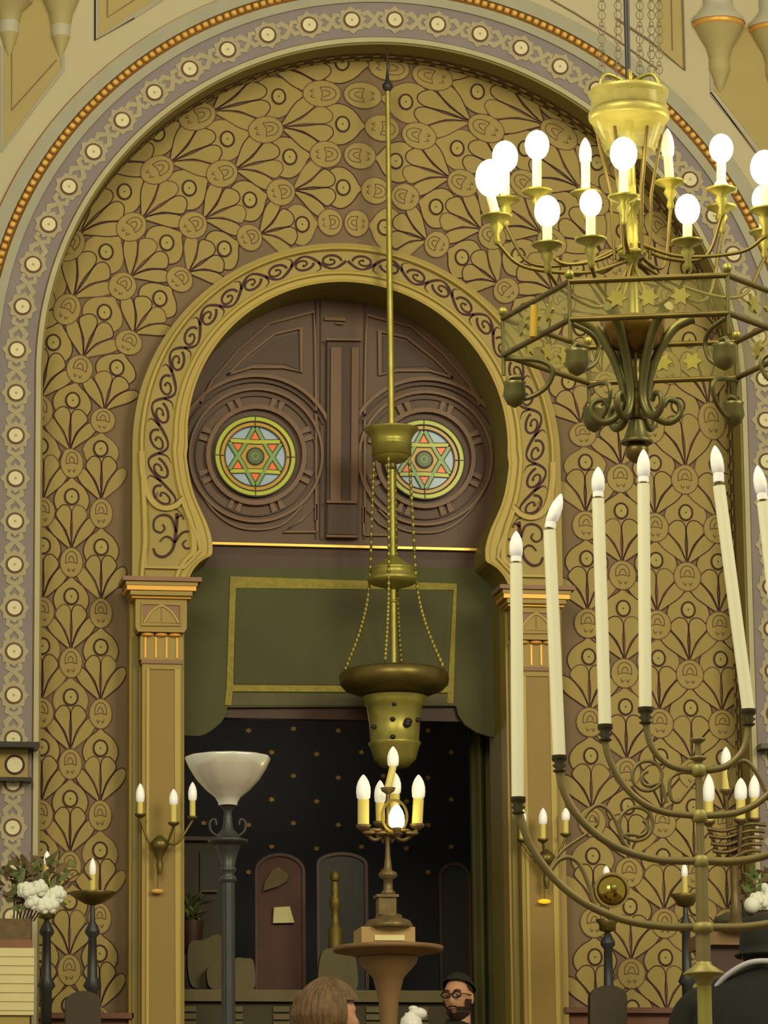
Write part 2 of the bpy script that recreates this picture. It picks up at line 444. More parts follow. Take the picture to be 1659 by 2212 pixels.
# scrolling vine painted on the surround
mb=MB()
def spiral(c,r,a0,turn,n=22,sg=1):
    return [(c[0]+r*(1-.78*i/n)*cos(a0+sg*turn*i/n),c[1]+r*(1-.78*i/n)*sin(a0+sg*turn*i/n)) for i in range(n+1)]
def scroll_in_uv(side,pts,w,m=vine):
    mb.ribbon([kpt(side,p[0],p[1]) for p in pts],w,.1860,0,m)
vu=.0635                       # spacing of the scrolls along u
def uvs(u,v,r,a0,turn,sg):   # spiral in metric-ish uv
    out=[]
    for i in range(25):
        k=r*(1-.80*i/24); a=a0+sg*turn*i/24
        out.append((u+k*cos(a)/2.45, v+k*sin(a)/.31))
    return out
for side in (-1,1):
    nsc=13; stem=[]
    for i in range(nsc*8+1):
        uu=.002+vu*i/8; stem.append((uu,.46+.19*sin(PI*i/8)))
    scroll_in_uv(side,stem,[.010+.007*abs(cos(PI*i/8)) for i in range(len(stem))])
    for k in range(nsc):
        u=.002+(k+.5)*vu; sg=1 if k%2==0 else -1; v=.46-sg*.0
        sp=[]
        for i in range(27):
            f=i/26; a=PI+sg*(PI*2.45*f); rr=.056*(1-f)+.013*f
            sp.append((u+.004+rr*1.1*cos(a)/2.45, v-(-1 if sg<0 else 1)*0+rr*.95*sin(a)/.31))
        # travels beneath the crest then curls up inside it
        scroll_in_uv(side,sp,[.0145-.005*f/26 for f in range(27)])
        q=kpt(side,sp[-1][0],sp[-1][1]); mb.disc(q,.0085,.1858,vine,8)
        uz=.002+(k+1)*vu
        lf=[(uz,.46),(uz-.004,.46+sg*.16),(uz+.008,.46+sg*.23)]
        scroll_in_uv(side,cr(lf,4),[.011,.011,.010,.009,.008,.006,.005,.003,.002])
    # rounded end of the upper panel and the lower framed panel
    def mm(p): return p if side<0 else (2*KX-p[0],p[1])
    e=[mm(XZ(*p,.18)) for p in ((306,975),(308,1020),(318,1065),(335,1090),(358,1098),(380,1092),(395,1075))]
    mb.ribbon(cr(e,6),.030,.166,.024,keyhi)
    e=[mm(XZ(*p,.18)) for p in ((340,1062),(338,1080),(352,1092),(375,1088),(393,1072))]
    mb.ribbon(cr(e,6),.006,.1655,.003,outl2)
    e=[mm(XZ(*p,.18)) for p in ((314,1092),(314,1226),(397,1227),(432,1190),(428,1165),(408,1120),(394,1085))]
    mb.ribbon(e,.016,.168,.022,keyhi)
    for pts,w in (((( 383,1108),(381,1140),(378,1165),(372,1188),(355,1202),(338,1198),(331,1184)),.018),
                  (((381,1150),(370,1118),(350,1112),(334,1122),(333,1142),(346,1150),(356,1142),(352,1132)),.012),
                  (((378,1172),(392,1152),(408,1148),(419,1162),(416,1180),(402,1184),(395,1174),(403,1166)),.012),
                  (((378,1172),(366,1160),(355,1160),(345,1170)),.011),(((381,1120),(392,1112),(397,1122)),.010)):
        q=cr([mm(XZ(*p,.18)) for p in pts],6); mb.ribbon(q,[w*(1-.4*i/len(q)) for i in range(len(q))],.1790,.004,vine)
mb.build('scrollwork',parent=tr4)
# ---- carved wooden tympanum (door head) with two rose windows
YD=.58
mb=MB()
hd=[XZ(*p,YD) for p in ((380,1215),(380,560))]
mb.box((-1.25,YD,5.55),(.95,YD+.05,7.4),wood)
def L2(pts,w,m=woodhi,y=YD-.02,d=.02,closed=False,sm=0):
    q=[XZ(*p,YD) for p in pts]
    if sm: q=cr(q,sm,closed)
    mb.ribbon(q,w*.0025,y,d,m,closed)
def P2(pts,m,y=YD-.01,d=.01,sm=0):
    q=[XZ(*p,YD) for p in pts]
    if sm: q=cr(q,sm,True)
    mb.plate(q,y,d,m)
# centre pilaster
P2([(705,738),(775,738),(772,1165),(703,1165)],woodlo,YD-.035,.035)
P2([(712,755),(735,755),(733,1085),(711,1085)],woodhi,YD-.05,.02); P2([(757,755),(772,755),(769,1085),(755,1085)],woodhi,YD-.05,.02)
L2([(701,738),(778,739)],5,woodhi,YD-.06,.03); L2([(702,1088),(768,1089)],6,woodhi,YD-.06,.03); L2([(702,1162),(768,1163)],5,woodhi,YD-.06,.03)
P2([(706,1093),(768,1094),(768,1158),(706,1157)],woodlo,YD-.045,.01)
L2([(700,690),(745,692)],7,mat('gilt_fragment',(110,86,44),.5),YD-.02); L2([(725,700),(740,701)],4,woodhi,YD-.022)
for x in (683,693): L2([(x,640),(x-1,1165)],3,woodlo,YD-.012,.012)
for x in (788,): L2([(x,640),(x-2,1165)],3,woodlo,YD-.012,.012)
for (cx,cy,sx) in ((552,985,1),(917,992,-1)):
    def q(dx,dy): return (cx+dx*sx,cy+dy)
    # outer panel frame: quarter arch plus stiles
    L2([q(-118,-115),q(-95,-160),q(-40,-225),q(30,-285),q(125,-310),q(128,-250),q(130,-100),q(130,140)],5,woodhi,sm=0)
    L2([q(-60,-175),q(-20,-215),q(40,-262),q(98,-275),q(98,-180),q(60,-190),q(-10,-190),q(-60,-175)],5,woodhi)
    P2([q(-50,-178),q(-15,-208),q(40,-252),q(90,-265),q(90,-188),q(60,-198),q(-5,-200)],woodlo,YD-.006,.006)
    for rr,w,m,yy in ((172,8,woodhi,.03),(160,4,woodlo,.02),(143,6,woodhi,.028),(130,3,woodlo,.014)):
        a0=150 if rr>165 else 205
        pts=[(cx+rr*cos(math.radians(t)),cy-rr*sin(math.radians(t))) for t in (range(25,156,5) if rr>150 else range(0,361,6))]
        L2(pts,w,m,YD-yy,yy)
    pts=[q(-128,62),q(-95,115),q(-50,150),q(0,160),q(55,150),q(100,110)]
    L2(pts,4,woodhi,sm=6)
    L2([q(132,165),q(60,165),q(98,140),q(132,105),q(132,165)],4,woodhi)
    for k in range(8):
        t=math.radians(22.5+45*k); c0=(cx+118*cos(t),cy-118*sin(t)); tx,ty=-sin(t),-cos(t); rx,ry=cos(t),-sin(t)
        for e in (-9,9):
            P2([(c0[0]+tx*(e-4)-rx*10,c0[1]+ty*(e-4)-ry*10),(c0[0]+tx*(e+4)-rx*10,c0[1]+ty*(e+4)-ry*10),(c0[0]+tx*(e+6)+rx*10,c0[1]+ty*(e+6)+ry*10),(c0[0]+tx*(e-6)+rx*10,c0[1]+ty*(e-6)+ry*10)],woodhi,YD-.02,.02)
    L2([(cx+104*cos(2*PI*i/40),cy-104*sin(2*PI*i/40)) for i in range(40)],10,woodhi,YD-.035,.035,closed=True)
mb.build('door_1',kind='structure')
# rose windows
gy=mat('glass_yellow_green',(170,178,44),.25,emit=((170,170,40),.10)); gg=mat('glass_green',(112,148,78),.25,emit=((110,150,70),.08))  # slight emission in the panes stands in for light from behind
gb=mat('glass_blue',(150,172,190),.25,emit=((150,170,190),.10)); go=mat('glass_orange',(226,104,42),.25,emit=((226,100,40),.14))
ga=mat('glass_amber',(176,140,36),.25,emit=((200,140,30),.10)); gd=mat('glass_boss_green',(76,100,52),.3); lead=mat('lead',(44,40,30),.5)
def rose(cx,cy,idx):
    c=XZ(cx,cy,YD-.03); R=.228; y=YD-.012
    w=MB(); w.ring(c,R-.010,.024,y-.016,.02,gy,48); w.ring(c,R-.026,.007,y-.018,.006,lead,48); w.ring(c,R-.042,.020,y-.010,.012,ga,48); w.ring(c,R-.054,.006,y-.016,.012,lead,48)
    w.ring(c,R+.004,.008,y-.02,.02,lead,48)
    for k in range(4):
        t=PI/2*k+PI/2; p=(c[0]+(R-.02)*cos(t),c[1]+(R-.02)*sin(t)); w.ribbon([(c[0]+(R-.05)*cos(t),c[1]+(R-.05)*sin(t)),(c[0]+R*cos(t),c[1]+R*sin(t))],.005,y-.0185,.002,lead)
    fr=w.build('window_%d'%idx,kind='structure')
    g=MB(); g.disc(c,R-.05,y,gb,48); r1=R-.05
    g.build('blue_glass',parent=fr)
    g=MB()
    tri=[[ (c[0]+r1*cos(math.radians(a)),c[1]+r1*sin(math.radians(a))) for a in (90+o,210+o,330+o)] for o in (0,180)]
    hexp=[(c[0]+r1*.52*cos(math.radians(60*k)),c[1]+r1*.52*sin(math.radians(60*k))) for k in range(6)]
    g.plate(hexp,y-.004,.003,ga)
    for k in range(6):
        a=math.radians(30+60*k); tip=(c[0]+r1*.80*cos(a),c[1]+r1*.80*sin(a))
        b1=(c[0]+r1*.52*cos(a-.52),c[1]+r1*.52*sin(a-.52)); b2=(c[0]+r1*.52*cos(a+.52),c[1]+r1*.52*sin(a+.52))
        g.plate(cr([tip,b1,b2],4,True),y-.0035,.003,go)
    g.build('star_glass',parent=fr)
    g=MB()
    for j,t in enumerate(tri):
        for k in range(3):
            a,b=t[k],t[(k+1)%3]
            mid=((a[0]+b[0])/2,(a[1]+b[1])/2); dx,dz=c[0]-mid[0],c[1]-mid[1]
            mid=(mid[0]+dx*.06,mid[1]+dz*.06)
            pts=cr([a,((a[0]+mid[0])/2,(a[1]+mid[1])/2),mid,((b[0]+mid[0])/2,(b[1]+mid[1])/2),b],5)
            hz=abs(a[1]-b[1])<.02
            g.ribbon(pts,.030,y-.006-.001*j,.003,lead); g.ribbon(pts,.020,y-.008-.001*j,.003,gy if hz else gg)
    g.build('star_band',parent=fr)
    g=MB(); g.disc(c,.050,y-.011,lead,28); g.ring(c,.047,.01,y-.013,.01,lead,28); g.plate([(c[0]+.042*cos(2*PI*i/24),c[1]+.042*sin(2*PI*i/24)) for i in range(24)],y-.014,.004,gd); g.ring(c,.018,.006,y-.0155,.002,gg,16)
    g.build('centre_boss',parent=fr)
rose(552,985,1); rose(917,992,2)
# transom below the tympanum
mb=MB()
a=XZ(400,1173,.52); b=XZ(1110,1186,.52); z0=a[1]
mb.box((-1.15,.50,z0-.008),(.85,.60,z0+.006),goldm)
mb.box((-1.15,.53,z0-.060),(.85,.62,z0-.010),mahog); mb.box((-1.15,.52,z0-.16),(.85,.62,z0-.06),woodlo)
mb.build('trim_5',kind='structure')
# ---- pilasters
def pilaster(x0,x1,xb0,xb1,name,label,zc):
    """x0,x1 shaft edges; xb backing edges"""
    t=thing('pilaster',label,'pilaster',((x0+x1)/2,.1,1.5))
    zs=XZ(350,1430)[1]
    b=MB(); b.box((xb0,.14,1.5),(xb1,.296,zc-.02),pil); b.box((xb0+.015,.12,1.5),(xb0+.045,.14,zc-.3),olive); b.build('backing',t)
    s=MB(); s.box((x0,.06,1.5),(x1,.14,zs),pil)
    w=(x1-x0)
    s.ribbon([(x0+.030,1.55),(x0+.030,zs-.03),(x1-.022,zs-.03),(x1-.022,1.55)],.016,.050,.012,keyhi)
    s.box((x0-.006,.05,zs),(x1+.006,.14,zs+.022),pilcap)
    s.build('shaft',t)
    p=MB(); p.plate([(x0+.038,1.55),(x0+.038,zs-.038),(x1-.030,zs-.038),(x1-.030,1.55)],.055,.006,pilpanel); p.build('shaft_panel',t)
    zn=XZ(350,1366)[1]
    n=MB(); n.box((x0-.012,.05,zs+.022),(x1+.008,.14,zn-.012),pil)
    for k in range(4): n.box((x0+.01+w*.27*k,.044,zs+.03),(x0+.02+w*.27*k,.05,zn-.02),pilgold)
    n.build('neck',t)
    g=MB()
    for k in range(3):
        xx=x0-.01+(w+.01)*(k+.5)/3; g.sphere((xx,.045,zn-.006),.03,pilgold,12,8,sc=(1.25,.7,.4))
    g.build('gilt_bead',t)
    zb=XZ(350,1292)[1]; bl=MB(); e=.042
    pts=[(x0-e,zb),(x0-e,zn+.03),(x0-e+.014,zn+.006),(x1+e*.6-.014,zn+.006),(x1+e*.6,zn+.03),(x1+e*.6,zb)]
    bl.plate(pts,.02,.12,pil); bl.build('block',t)
    c=MB(); ym=.014; xa,xc=x0-e+.035,x1+e*.6-.035; za,zd=zn+.045,zb-.028
    c.plate([(xa,za),(xc,za),(xc,zd),(xa,zd)],ym+.004,.004,pilcap)
    m=(xa+xc)/2; og=cr([(xa+.01,za+.01),(xa+.05,za+(zd-za)*.6),(m,zd-.012),(xc-.05,za+(zd-za)*.6),(xc-.01,za+.01)],6)
    c.plate(og+[(m,za+.012)],ym+.001,.004,pil); c.ribbon(og,.010,ym-.006,.01,keyhi)
    c.ribbon([(m,za+.02),(m,zd-.02)],.006,ym-.002,.004,pilcap); c.ribbon(og[4:-4],.004,ym-.004,.004,pilcap)
    c.ribbon([(xa,za),(xc,za),(xc,zd),(xa,zd)],.010,ym-.004,.01,pil,closed=True)
    c.build('carved_panel',t)
    k=MB(); zt=zc; f=MB()
    k.box((x0-.065,.0,zb),(x1+.045,.16,zb+.012),pilgold)
    steps=[(.075,.050,0.012,.035,pil),(.095,.07,.038,.062,pilgold),(.10,.078,.064,.085,pil)]
    for (dl,dr,za_,zb_,mm_) in steps:
        k.box((x0-dl,.0-dl*.35,zb+za_),(x1+dr,.18,zb+zb_),mm_)
    k.box((x0-.118,-.05,zb+.087),(x1+.098,.20,zt),pilcap)
    k.build('capital_moulding',t)
    return t
zc=XZ(350,1249)[1]
pilaster(-1.332,-1.118,-1.392,-1.093,'pilaster','ochre pilaster left of the doorway, gilt capital and long inset panel',zc)
pilaster(.755,.962,.700,1.02,'pilaster','ochre pilaster right of the doorway, behind the tall white candle tubes',zc)
# ================================================================== doorway
def tube_px(pts,Y,r,m,mbx,seg=8,sm=6):
    q=cr([tuple(W(px,py,Y)) for px,py in pts],sm); mbx.tube(q,r,m,seg)
# green valance
YV=.50
t=thing('valance','dark green cloth valance with olive braid border hanging in the doorway top','curtain valance',tuple(W(740,1530,YV)))
def V(pts,Y=YV): return [XZ(*p,Y) for p in pts]
mb=MB()
shape=[(385,1226),(1130,1226),(1130,1400)]+[(1086,1500),(1086,1597),(1062,1592),(1030,1582),(1005,1566),(990,1545),(985,1525),(491,1528),(488,1545),(478,1560),(462,1574),(445,1585),(430,1590),(385,1588)]
mb.plate(V(shape),YV,.03,green)
va=mb.build('cloth',t)
mb=MB(); mb.plate(V([(508,1266),(968,1274),(958,1482),(506,1478)]),YV-.004,.004,greenin); mb.build('inset_panel',t)
mb=MB(); mb.plate(V([(508,1497),(975,1500),(978,1524),(494,1524)]),YV-.004,.004,mat('grey_green_cloth',(92,88,66),.9)); mb.build('lower_panel',t)
mb=MB(); mb.ribbon(V([(492,1524),(496,1487),(503,1258),(983,1268),(972,1520)]),.036,YV-.008,.008,braid)
mb.ribbon(V([(500,1487),(975,1490)]),.036,YV-.010,.008,braid); mb.build('braid_border',t)
mb=MB(); zz=XZ(700,1532,.55)[1]; mb.box((-1.10,.53,zz-.06),(.72,.60,zz+.02),mahog); mb.build('trim_6',kind='structure')
# alcove behind: side, ceiling, back wall with stars
mb=MB()
mb.face([(-1.6,.62,1.5),(-1.6,3.2,1.5),(-1.6,3.2,6),(-1.6,.62,6)],dark); mb.face([(1.6,.62,1.5),(1.6,3.2,1.5),(1.6,3.2,6),(1.6,.62,6)],dark)
mb.face([(-1.6,.62,5.6),(1.6,.62,5.6),(1.6,3.2,5.6),(-1.6,3.2,5.6)],dark)
mb.face([(-1.6,3.2,1.5),(1.6,3.2,1.5),(1.6,3.2,6),(-1.6,3.2,6)],dark)
for r,y in enumerate(range(1574,1900,51)):
    for k in range(-3,6):
        x=(587 if r%2 else 634)+97*k+ (y-1600)*.0
        c=XZ(x,y+(4 if k%2 else 0),3.19)
        if -1.55<c[0]<1.55:
            pts=[(c[0]+(.022 if i%2 else .012)*cos(PI*i/6),c[1]+(.018 if i%2 else .010)*sin(PI*i/6)) for i in range(12)]
            mb.face([(p[0],3.19,p[1]) for p in pts],stargold)
mb.build('wall_back',kind='structure')
# curtain on the right inside the doorway
mb=MB(); rows=[]; gc=mat('green_curtain',(84,82,44),.85,var=.2,scale=3)
xa=XZ(1008,1700,.9)[0]
for i in range(50):
    x=xa+.36*i/49; y=.80+.05*sin(i*.62)+.02*sin(i*1.7)
    rows.append([(x,y,1.5),(x+.004*sin(i),y+.006,3.4),(x,y,5.6)])
mb.grid(rows,gc); mb.grid([[ (p[0],p[1]+.012,p[2]) for p in r] for r in rows],gc)
tag(mb.build('curtain'),'dark green curtain hanging in folds down the doorway\'s right side','curtain')
# low balustrade inside the doorway
t=thing('balustrade','dim grey stone balustrade low across the dark doorway','balustrade',tuple(W(690,2300,.75)))
mb=MB(); a=W(400,2140,.75); b=W(985,2165,.75); z1=a.z; mb.box((-1.09,.66,z1-.065),(.55,.84,z1),stone); mb.build('top_rail',t)
mb=MB(); mb.box((-1.09,.70,z1-.5),(.55,.80,z1-.07),mat('dim_stone_dark',(66,60,44),.8)); mb.build('panel',t)
for k in range(6):
    x=-1.05+.26*k; s=MB(); zt=z1-.09
    for j in range(3): s.box((x,.685,zt-.03-j*.042),(x+.09,.70,zt-j*.042),stone)
    s.build('carved_block',t)
# tall arched chairs in the alcove
def throne(px0,px1,pytop,Y,label,seatcol,plate=None,open_=False,group=None,arch=.35):
    a=W(px0,pytop,Y); b=W(px1,pytop,Y); w=b.x-a.x; ca=(a.x+b.x)/2; zt=a.z
    t=thing('tall_chair',label,'chair',(ca,Y,1.5))
    sh=[(a.x,1.95),(a.x,zt-w*arch)]+[(ca-w/2*cos(PI*i/12),zt-w*arch+w*arch*sin(PI*i/12)) for i in range(1,12)]+[(b.x,zt-w*arch),(b.x,1.95)]
    m=MB(); m.plate(sh,Y,.06,seatcol); m.ribbon(sh,.018,Y-.015,.02,mahog); m.build('backrest',t)
    m=MB(); m.box((a.x,Y-.45,1.90),(b.x,Y+.05,1.97),seatcol); m.build('seat',t)
    for (x,y) in ((a.x,Y-.45),(b.x-.05,Y-.45),(a.x,Y),(b.x-.05,Y)):
        m=MB(); m.box((x,y,1.5),(x+.05,y+.05,1.90),mahog); m.build('leg',t)
    for x in (a.x,b.x-.04):
        m=MB(); m.box((x,Y-.42,2.22),(x+.04,Y+.02,2.27),mahog); m.box((x,Y-.42,1.97),(x+.04,Y-.38,2.22),mahog); m.build('armrest',t)
    if plate:
        p=V(plate,Y-.03); m=MB(); m.plate(p,Y-.03,.02,creamcl); m.build('name_plate',t,label='pale blank plate')
    return t,a,b
redc=mat('dark_red_leather',(74,42,34),.6,var=.15); blk=mat('black_leather',(26,25,24),.5)
t,a,b=throne(553,655,1846,1.6,'dark red tall arched chair with a pale plate, left in the doorway',redc,plate=[(592,1960),(626,1958),(636,1993),(590,1994)])
m=MB(); m.plate(V([(572,1905),(588,1880),(602,1873),(622,1890),(620,1903),(600,1915),(568,1925)],1.58),1.57,.02,stone); m.build('crest',t)
throne(686,790,1844,1.7,'black tall arched chair in the middle of the dark doorway',blk,arch=.22)
throne(950,1012,1866,1.8,'black arched chair with thin gilt rim at the doorway\'s right',blk,arch=.5)
# white patterned seat cushions / blue grey backs low left
def blob(name,pts,Y,d,m,label,cat,sm=4):
    q=cr([XZ(*p,Y) for p in pts],sm,True); b=MB(); b.plate(q,Y,d,m)
    q2=[((p[0]-q[0][0])*.96+q[0][0],p[1]) for p in q]
    return tag(b.build(name),label,cat)
# small gilt candlestick between chairs
def lathe_px(m,cx,prof,Y,mt,seg=24,mod=None,axis=None,smooth=True):
    """prof: (py, radius px) along a vertical axis whose base is at px cx"""
    ax=axis or W(cx,prof[len(prof)//2][0],Y); P=[]
    dist=(ax-CAM).dot(fw)
    for py,r in prof:
        # height on that axis for row py
        d=ray(cx,py); t_=(ax.y-CAM.y)/d.y; z=CAM.z+d.z*t_
        P.append((r*dist/F,z))
    m.lathe((ax.x,ax.y,0),P,mt,seg,smooth,mod); return ax
t=thing('bottle_stand','slim gilt stand of stacked bulbs before the black chair','stand',tuple(W(724,2140,1.2)))
m=MB(); lathe_px(m,724,[(2140,14),(2008,16),(2000,10),(1965,8),(1955,13),(1945,13),(1935,8),(1925,10),(1915,9),(1905,7)],1.2,mat('dim_gilt',(110,98,44),.5,.4),14); m.build('stem',t)
m=MB(); lathe_px(m,724,[(1903,8),(1898,11),(1888,10),(1882,6)],1.2,MATS['dim_gilt'],14); m.build('cap',t)
# dark cabinet at left and its plant, pale cushions
def wbox(m,px0,py0,px1,py1,Y,d,mt):
    a=W(px0,py0,Y); b=W(px1,py1,Y); m.box((a.x,Y,min(a.z,b.z)),(b.x,Y+d,max(a.z,b.z)),mt)
t=thing('cabinet','dark cabinet against the doorway\'s left side behind the floor lamp','cabinet',tuple(W(440,2300,1.5)))
cabm=mat('dark_cabinet',(52,46,34),.6,var=.2,scale=8)
m=MB(); wbox(m,370,1812,478,2300,1.5,.4,cabm); m.build('body',t)
m=MB(); wbox(m,366,1806,482,1816,1.46,.48,mahog); m.build('cornice',t)
m=MB(); wbox(m,432,1840,472,1925,1.485,.02,blk); wbox(m,436,1922,470,1927,1.47,.02,stone); m.build('door',t)
t=thing('potted_plant','dim green leafy plant in the doorway left of the floor lamp','plant',tuple(W(415,2020,1.1)))
m=MB()
base=W(412,1990,1.25)
for i in range(70):
    a=random.uniform(0,2*PI); e=random.uniform(.1,1.2); l=random.uniform(.05,.13)
    p=Vector((base.x+random.uniform(-.05,.05),1.25+random.uniform(-.05,.05),base.z+random.uniform(-.02,.12)))
    d=Vector((cos(a)*cos(e),sin(a)*cos(e),sin(e))); s_=d.cross(Vector((0,0,1))).normalized()*.014
    m.face([p,p+d*l*.5+s_,p+d*l,p+d*l*.5-s_],leaf)
m.build('foliage',t,kind='stuff')
m=MB(); lathe_px(m,412,[(2060,20),(2050,22),(1995,28),(1990,28)],1.25,mahog,18); m.build('pot',t)
cu=mat('beige_upholstery',(92,86,60),.8)
for i,(pts,lab) in enumerate(((((408,2040),(440,2030),(478,2024),(478,2120),(425,2135),(408,2110)),'low beige upholstered seat back left of the lamp pole'),
      (((450,2090),(470,2078),(480,2078),(480,2132),(455,2134),(447,2110)),'small pale rounded cushion touching the lamp pole'),
      (((506,2075),(530,2070),(548,2078),(548,2138),(506,2138)),'grey rounded seat back right of the lamp pole'),
      (((694,2062),(720,2048),(757,2050),(768,2068),(768,2140),(694,2140)),'beige arched seat back behind the pedestal table'))):
    tag(( lambda b:(b.plate(cr([XZ(*p,1.05-.10*i if i<3 else .9) for p in pts],5,True),(1.05-.10*i if i<3 else .9),.06,cu if i!=2 else stone),b.build('seat_back'))[1])(MB()),lab,'seat back')
# ================================================================== pedestal table with candelabrum
YP=-3.3
t=thing('pedestal_table','brown wooden pedestal table in front of the doorway, under the candelabrum','table',(W(850,2200,YP).x,YP,.98))
brn=mat('brown_table_wood',(118,92,58),.55,var=.12,scale=5)
ax=W(838,2045,YP)
zt=W(838,2046,YP).z; wd=lambda n:n*(ax-CAM).dot(fw)/F
m=MB(); m.lathe((ax.x-.0,YP,0),[(wd(60),zt-.05),(wd(100),zt-.022),(wd(118),zt-.02),(wd(120),zt),(wd(2),zt+.001)],brn,40); m.build('tabletop',t)
m=MB(); m.lathe((ax.x,YP,0),[(.10,1.02),(.05,1.2),(wd(17),1.4),(wd(16),zt-.4),(wd(19),zt-.34),(wd(22),zt-.24),(wd(34),zt-.14),(wd(62),zt-.075),(wd(66),zt-.05)],brn,20); m.build('pedestal',t)
m=MB(); m.lathe((ax.x,YP,0),[(.28,.98),(.28,1.0),(.24,1.03),(.10,1.05)],brn,28); m.build('foot',t)
t=thing('wooden_box','pale tan wooden box on the pedestal table under the candelabrum','box',(ax.x,YP,zt))
x0=W(781,2030,YP-.1).x; x1=W(897,2030,YP-.1).x; zb=zt; zh=W(838,2007,YP).z
tb=mat('pale_tan_box',(158,130,84),.6,var=.06)
m=MB(); m.box((x0,YP-.1,zb),(x1,YP+.12,zh),tb); m.build('body',t)
m=MB(); m.box((x0+.06,YP-.106,zb+.02),(x1-.05,YP-.1,zb+.045),creamcl); m.build('plaque',t)
def bulb(m,base,h,r,mt=frost,lean=(0,0)):
    """flame shaped lamp, base = Vector"""
    pr=[(0,.62),(.08,.92),(.3,1),(.5,.97),(.7,.78),(.85,.5),(.95,.24),(1,.02)]
    rows=[]
    for t_,k in pr:
        rows.append([(base.x+lean[0]*t_*h+r*k*cos(2*PI*i/14),base.y+lean[1]*t_*h+r*k*sin(2*PI*i/14),base.z+h*t_) for i in range(14)])
    m.grid(rows,mt,closed=True); m.face(rows[0][::-1],mt)
def candle(parent,px,ytip,yb,ys,Y,rb,rs,ms=sleevey,mbulb=frost,px2=None,bulbname='bulb',label=None):
    """tip row, bulb base row, sleeve bottom row at plane Y; px at bulb, px2 at sleeve bottom"""
    px2=px if px2 is None else px2
    kk=(ys-yb)/(ys-ytip) if ys!=ytip else 0
    pb=W(px,yb,Y); pt=W(px,ytip,Y); ps=W(px2,ys,Y)
    s=MB(); s.tube([ps,pb],rs,ms,14); so=s.build('candle_sleeve',parent)
    if rs*1.12<rb:
        pass
    b=MB(); h=(pt-pb).length; ln=((pt.x-pb.x)/h if h else 0)
    bulb(b,pb,h,rb,mbulb,(ln,0)); b.build(bulbname,so,label=label)
    return so,ps
YC=-3.35; u_=wd(1)
t=thing('candelabrum','dark bronze candelabrum with five white bulbs and one lit, on the box','candelabrum',(ax.x,YC,zh))
bz=mat('dark_bronze',(104,88,58),.45,.5,var=.25,scale=20)
A=W(838,1950,YC)
m=MB(); lathe_px(m,840,[(2005,52),(2000,54),(1994,50),(1988,46),(1984,30),(1976,28)],YC,bz,8); m.build('base',t)
m=MB(); x0=W(815,1950,YC).x; x1=W(853,1950,YC).x; m.box((x0,YC-.04,W(838,1978,YC).z),(x1,YC+.04,W(838,1940,YC).z),bz); 
m.box((x0-.01,YC-.05,W(838,1940,YC).z),(x1+.01,YC+.05,W(838,1934,YC).z),bz); m.build('plinth',t)
m=MB(); lathe_px(m,838,[(1935,12),(1928,16),(1922,10),(1900,10),(1894,20),(1886,20),(1880,9),(1868,8),(1850,6),(1800,3),(1790,6),(1785,14)],YC,bz,18); m.build('stem',t)
stems=[(785,1673,1728,1782,785,16),(821,1685,1735,1775,822,13),(853,1668,1716,1775,853,14),(904,1673,1726,1780,901,15),(849,1612,1656,1702,838,13)]
for (px,yt,yb,ys,px2,rb) in stems:
    dy={785:-.02,821:.12,853:.10,904:-.02,849:.02}[px]
    so,ps=candle(t,px,yt,yb,ys,YC+dy,rb*u_,(.78 if px!=849 else .6)*rb*u_,px2=px2)
    c=MB(); c.lathe((ps.x,ps.y,ps.z),[(.008,-.03),(.03,-.015),(.036,0),(.02,.002)],bz,14); c.build('cup',t)
    q=MB(); cz=W(838,1792,YC).z
    q.tube(cr([(A.x,YC,cz),((A.x*.5+ps.x*.5),(YC+ps.y)/2,min(cz,ps.z)-.05),(ps.x,ps.y,ps.z-.03)],8),.009,bz); q.build('branch',t)
    q=MB()
    for k in range(3):
        v=Vector((A.x+(ps.x-A.x)*(.3+.25*k),YC+(ps.y-YC)*(.3+.25*k)-.02,cz-.02+.012*(k%2)))
        q.sphere(v,.022,bz,8,6,sc=(1.5,.6,.5))
    q.build('leaf_ornament',t)
lp=W(857,1788,YC-.08)
b=MB(); bulb(b,lp,.11,.037,litwarm); b.build('lit_bulb',t,label='glowing oval bulb')
b=MB(); b.lathe((lp.x,lp.y,lp.z),[(.012,-.03),(.02,-.01),(.022,.004)],bz,12); b.tube([(A.x,YC,cz-.02),(lp.x,lp.y,lp.z-.03)],.008,bz); b.build('lamp_socket',t)
b=MB(); b.ring((lp.x,lp.z+.06),.058,.012,lp.y+.05,.006,brassdk,28,rz=.075); b.build('halo_ring',t)  # brass ring standing in for the dark gold halo of the glowing bulb
# ================================================================== torchiere floor lamp
YL=-3.6; A=W(492,1700,YL); dd=(A-CAM).dot(fw)/F
t=thing('floor_lamp','tall grey floor lamp with wide frosted glass bowl, before the doorway','lamp',(A.x,YL,.98))
m=MB(); sc=lambda a:1+.012*cos(a*12)
lathe_px(m,492,[(1740,20),(1732,22),(1722,28),(1706,48),(1684,68),(1660,83),(1640,92),(1636,91),(1660,80),(1690,60),(1715,30)],YL,glassw,48,mod=sc,axis=A); m.build('glass_bowl',t)
m=MB(); lathe_px(m,492,[(1770,10),(1756,8),(1748,10),(1738,19)],YL,iron,16,axis=A); m.build('neck',t)
for sg in (-1,1):
    q=MB(); pts=[(492,1800),(492+sg*20,1806),(492+sg*36,1795),(492+sg*38,1776),(492+sg*28,1770),(492+sg*24,1782)]
    q.tube(cr([tuple(W(a,b_,YL)) for a,b_ in pts],6),.006,iron); q.build('scroll',t)
m=MB(); lathe_px(m,492,[(1826,30),(1820,42),(1815,44),(1812,30),(1790,12),(1768,9)],YL,iron,24,axis=A); m.build('collar',t)
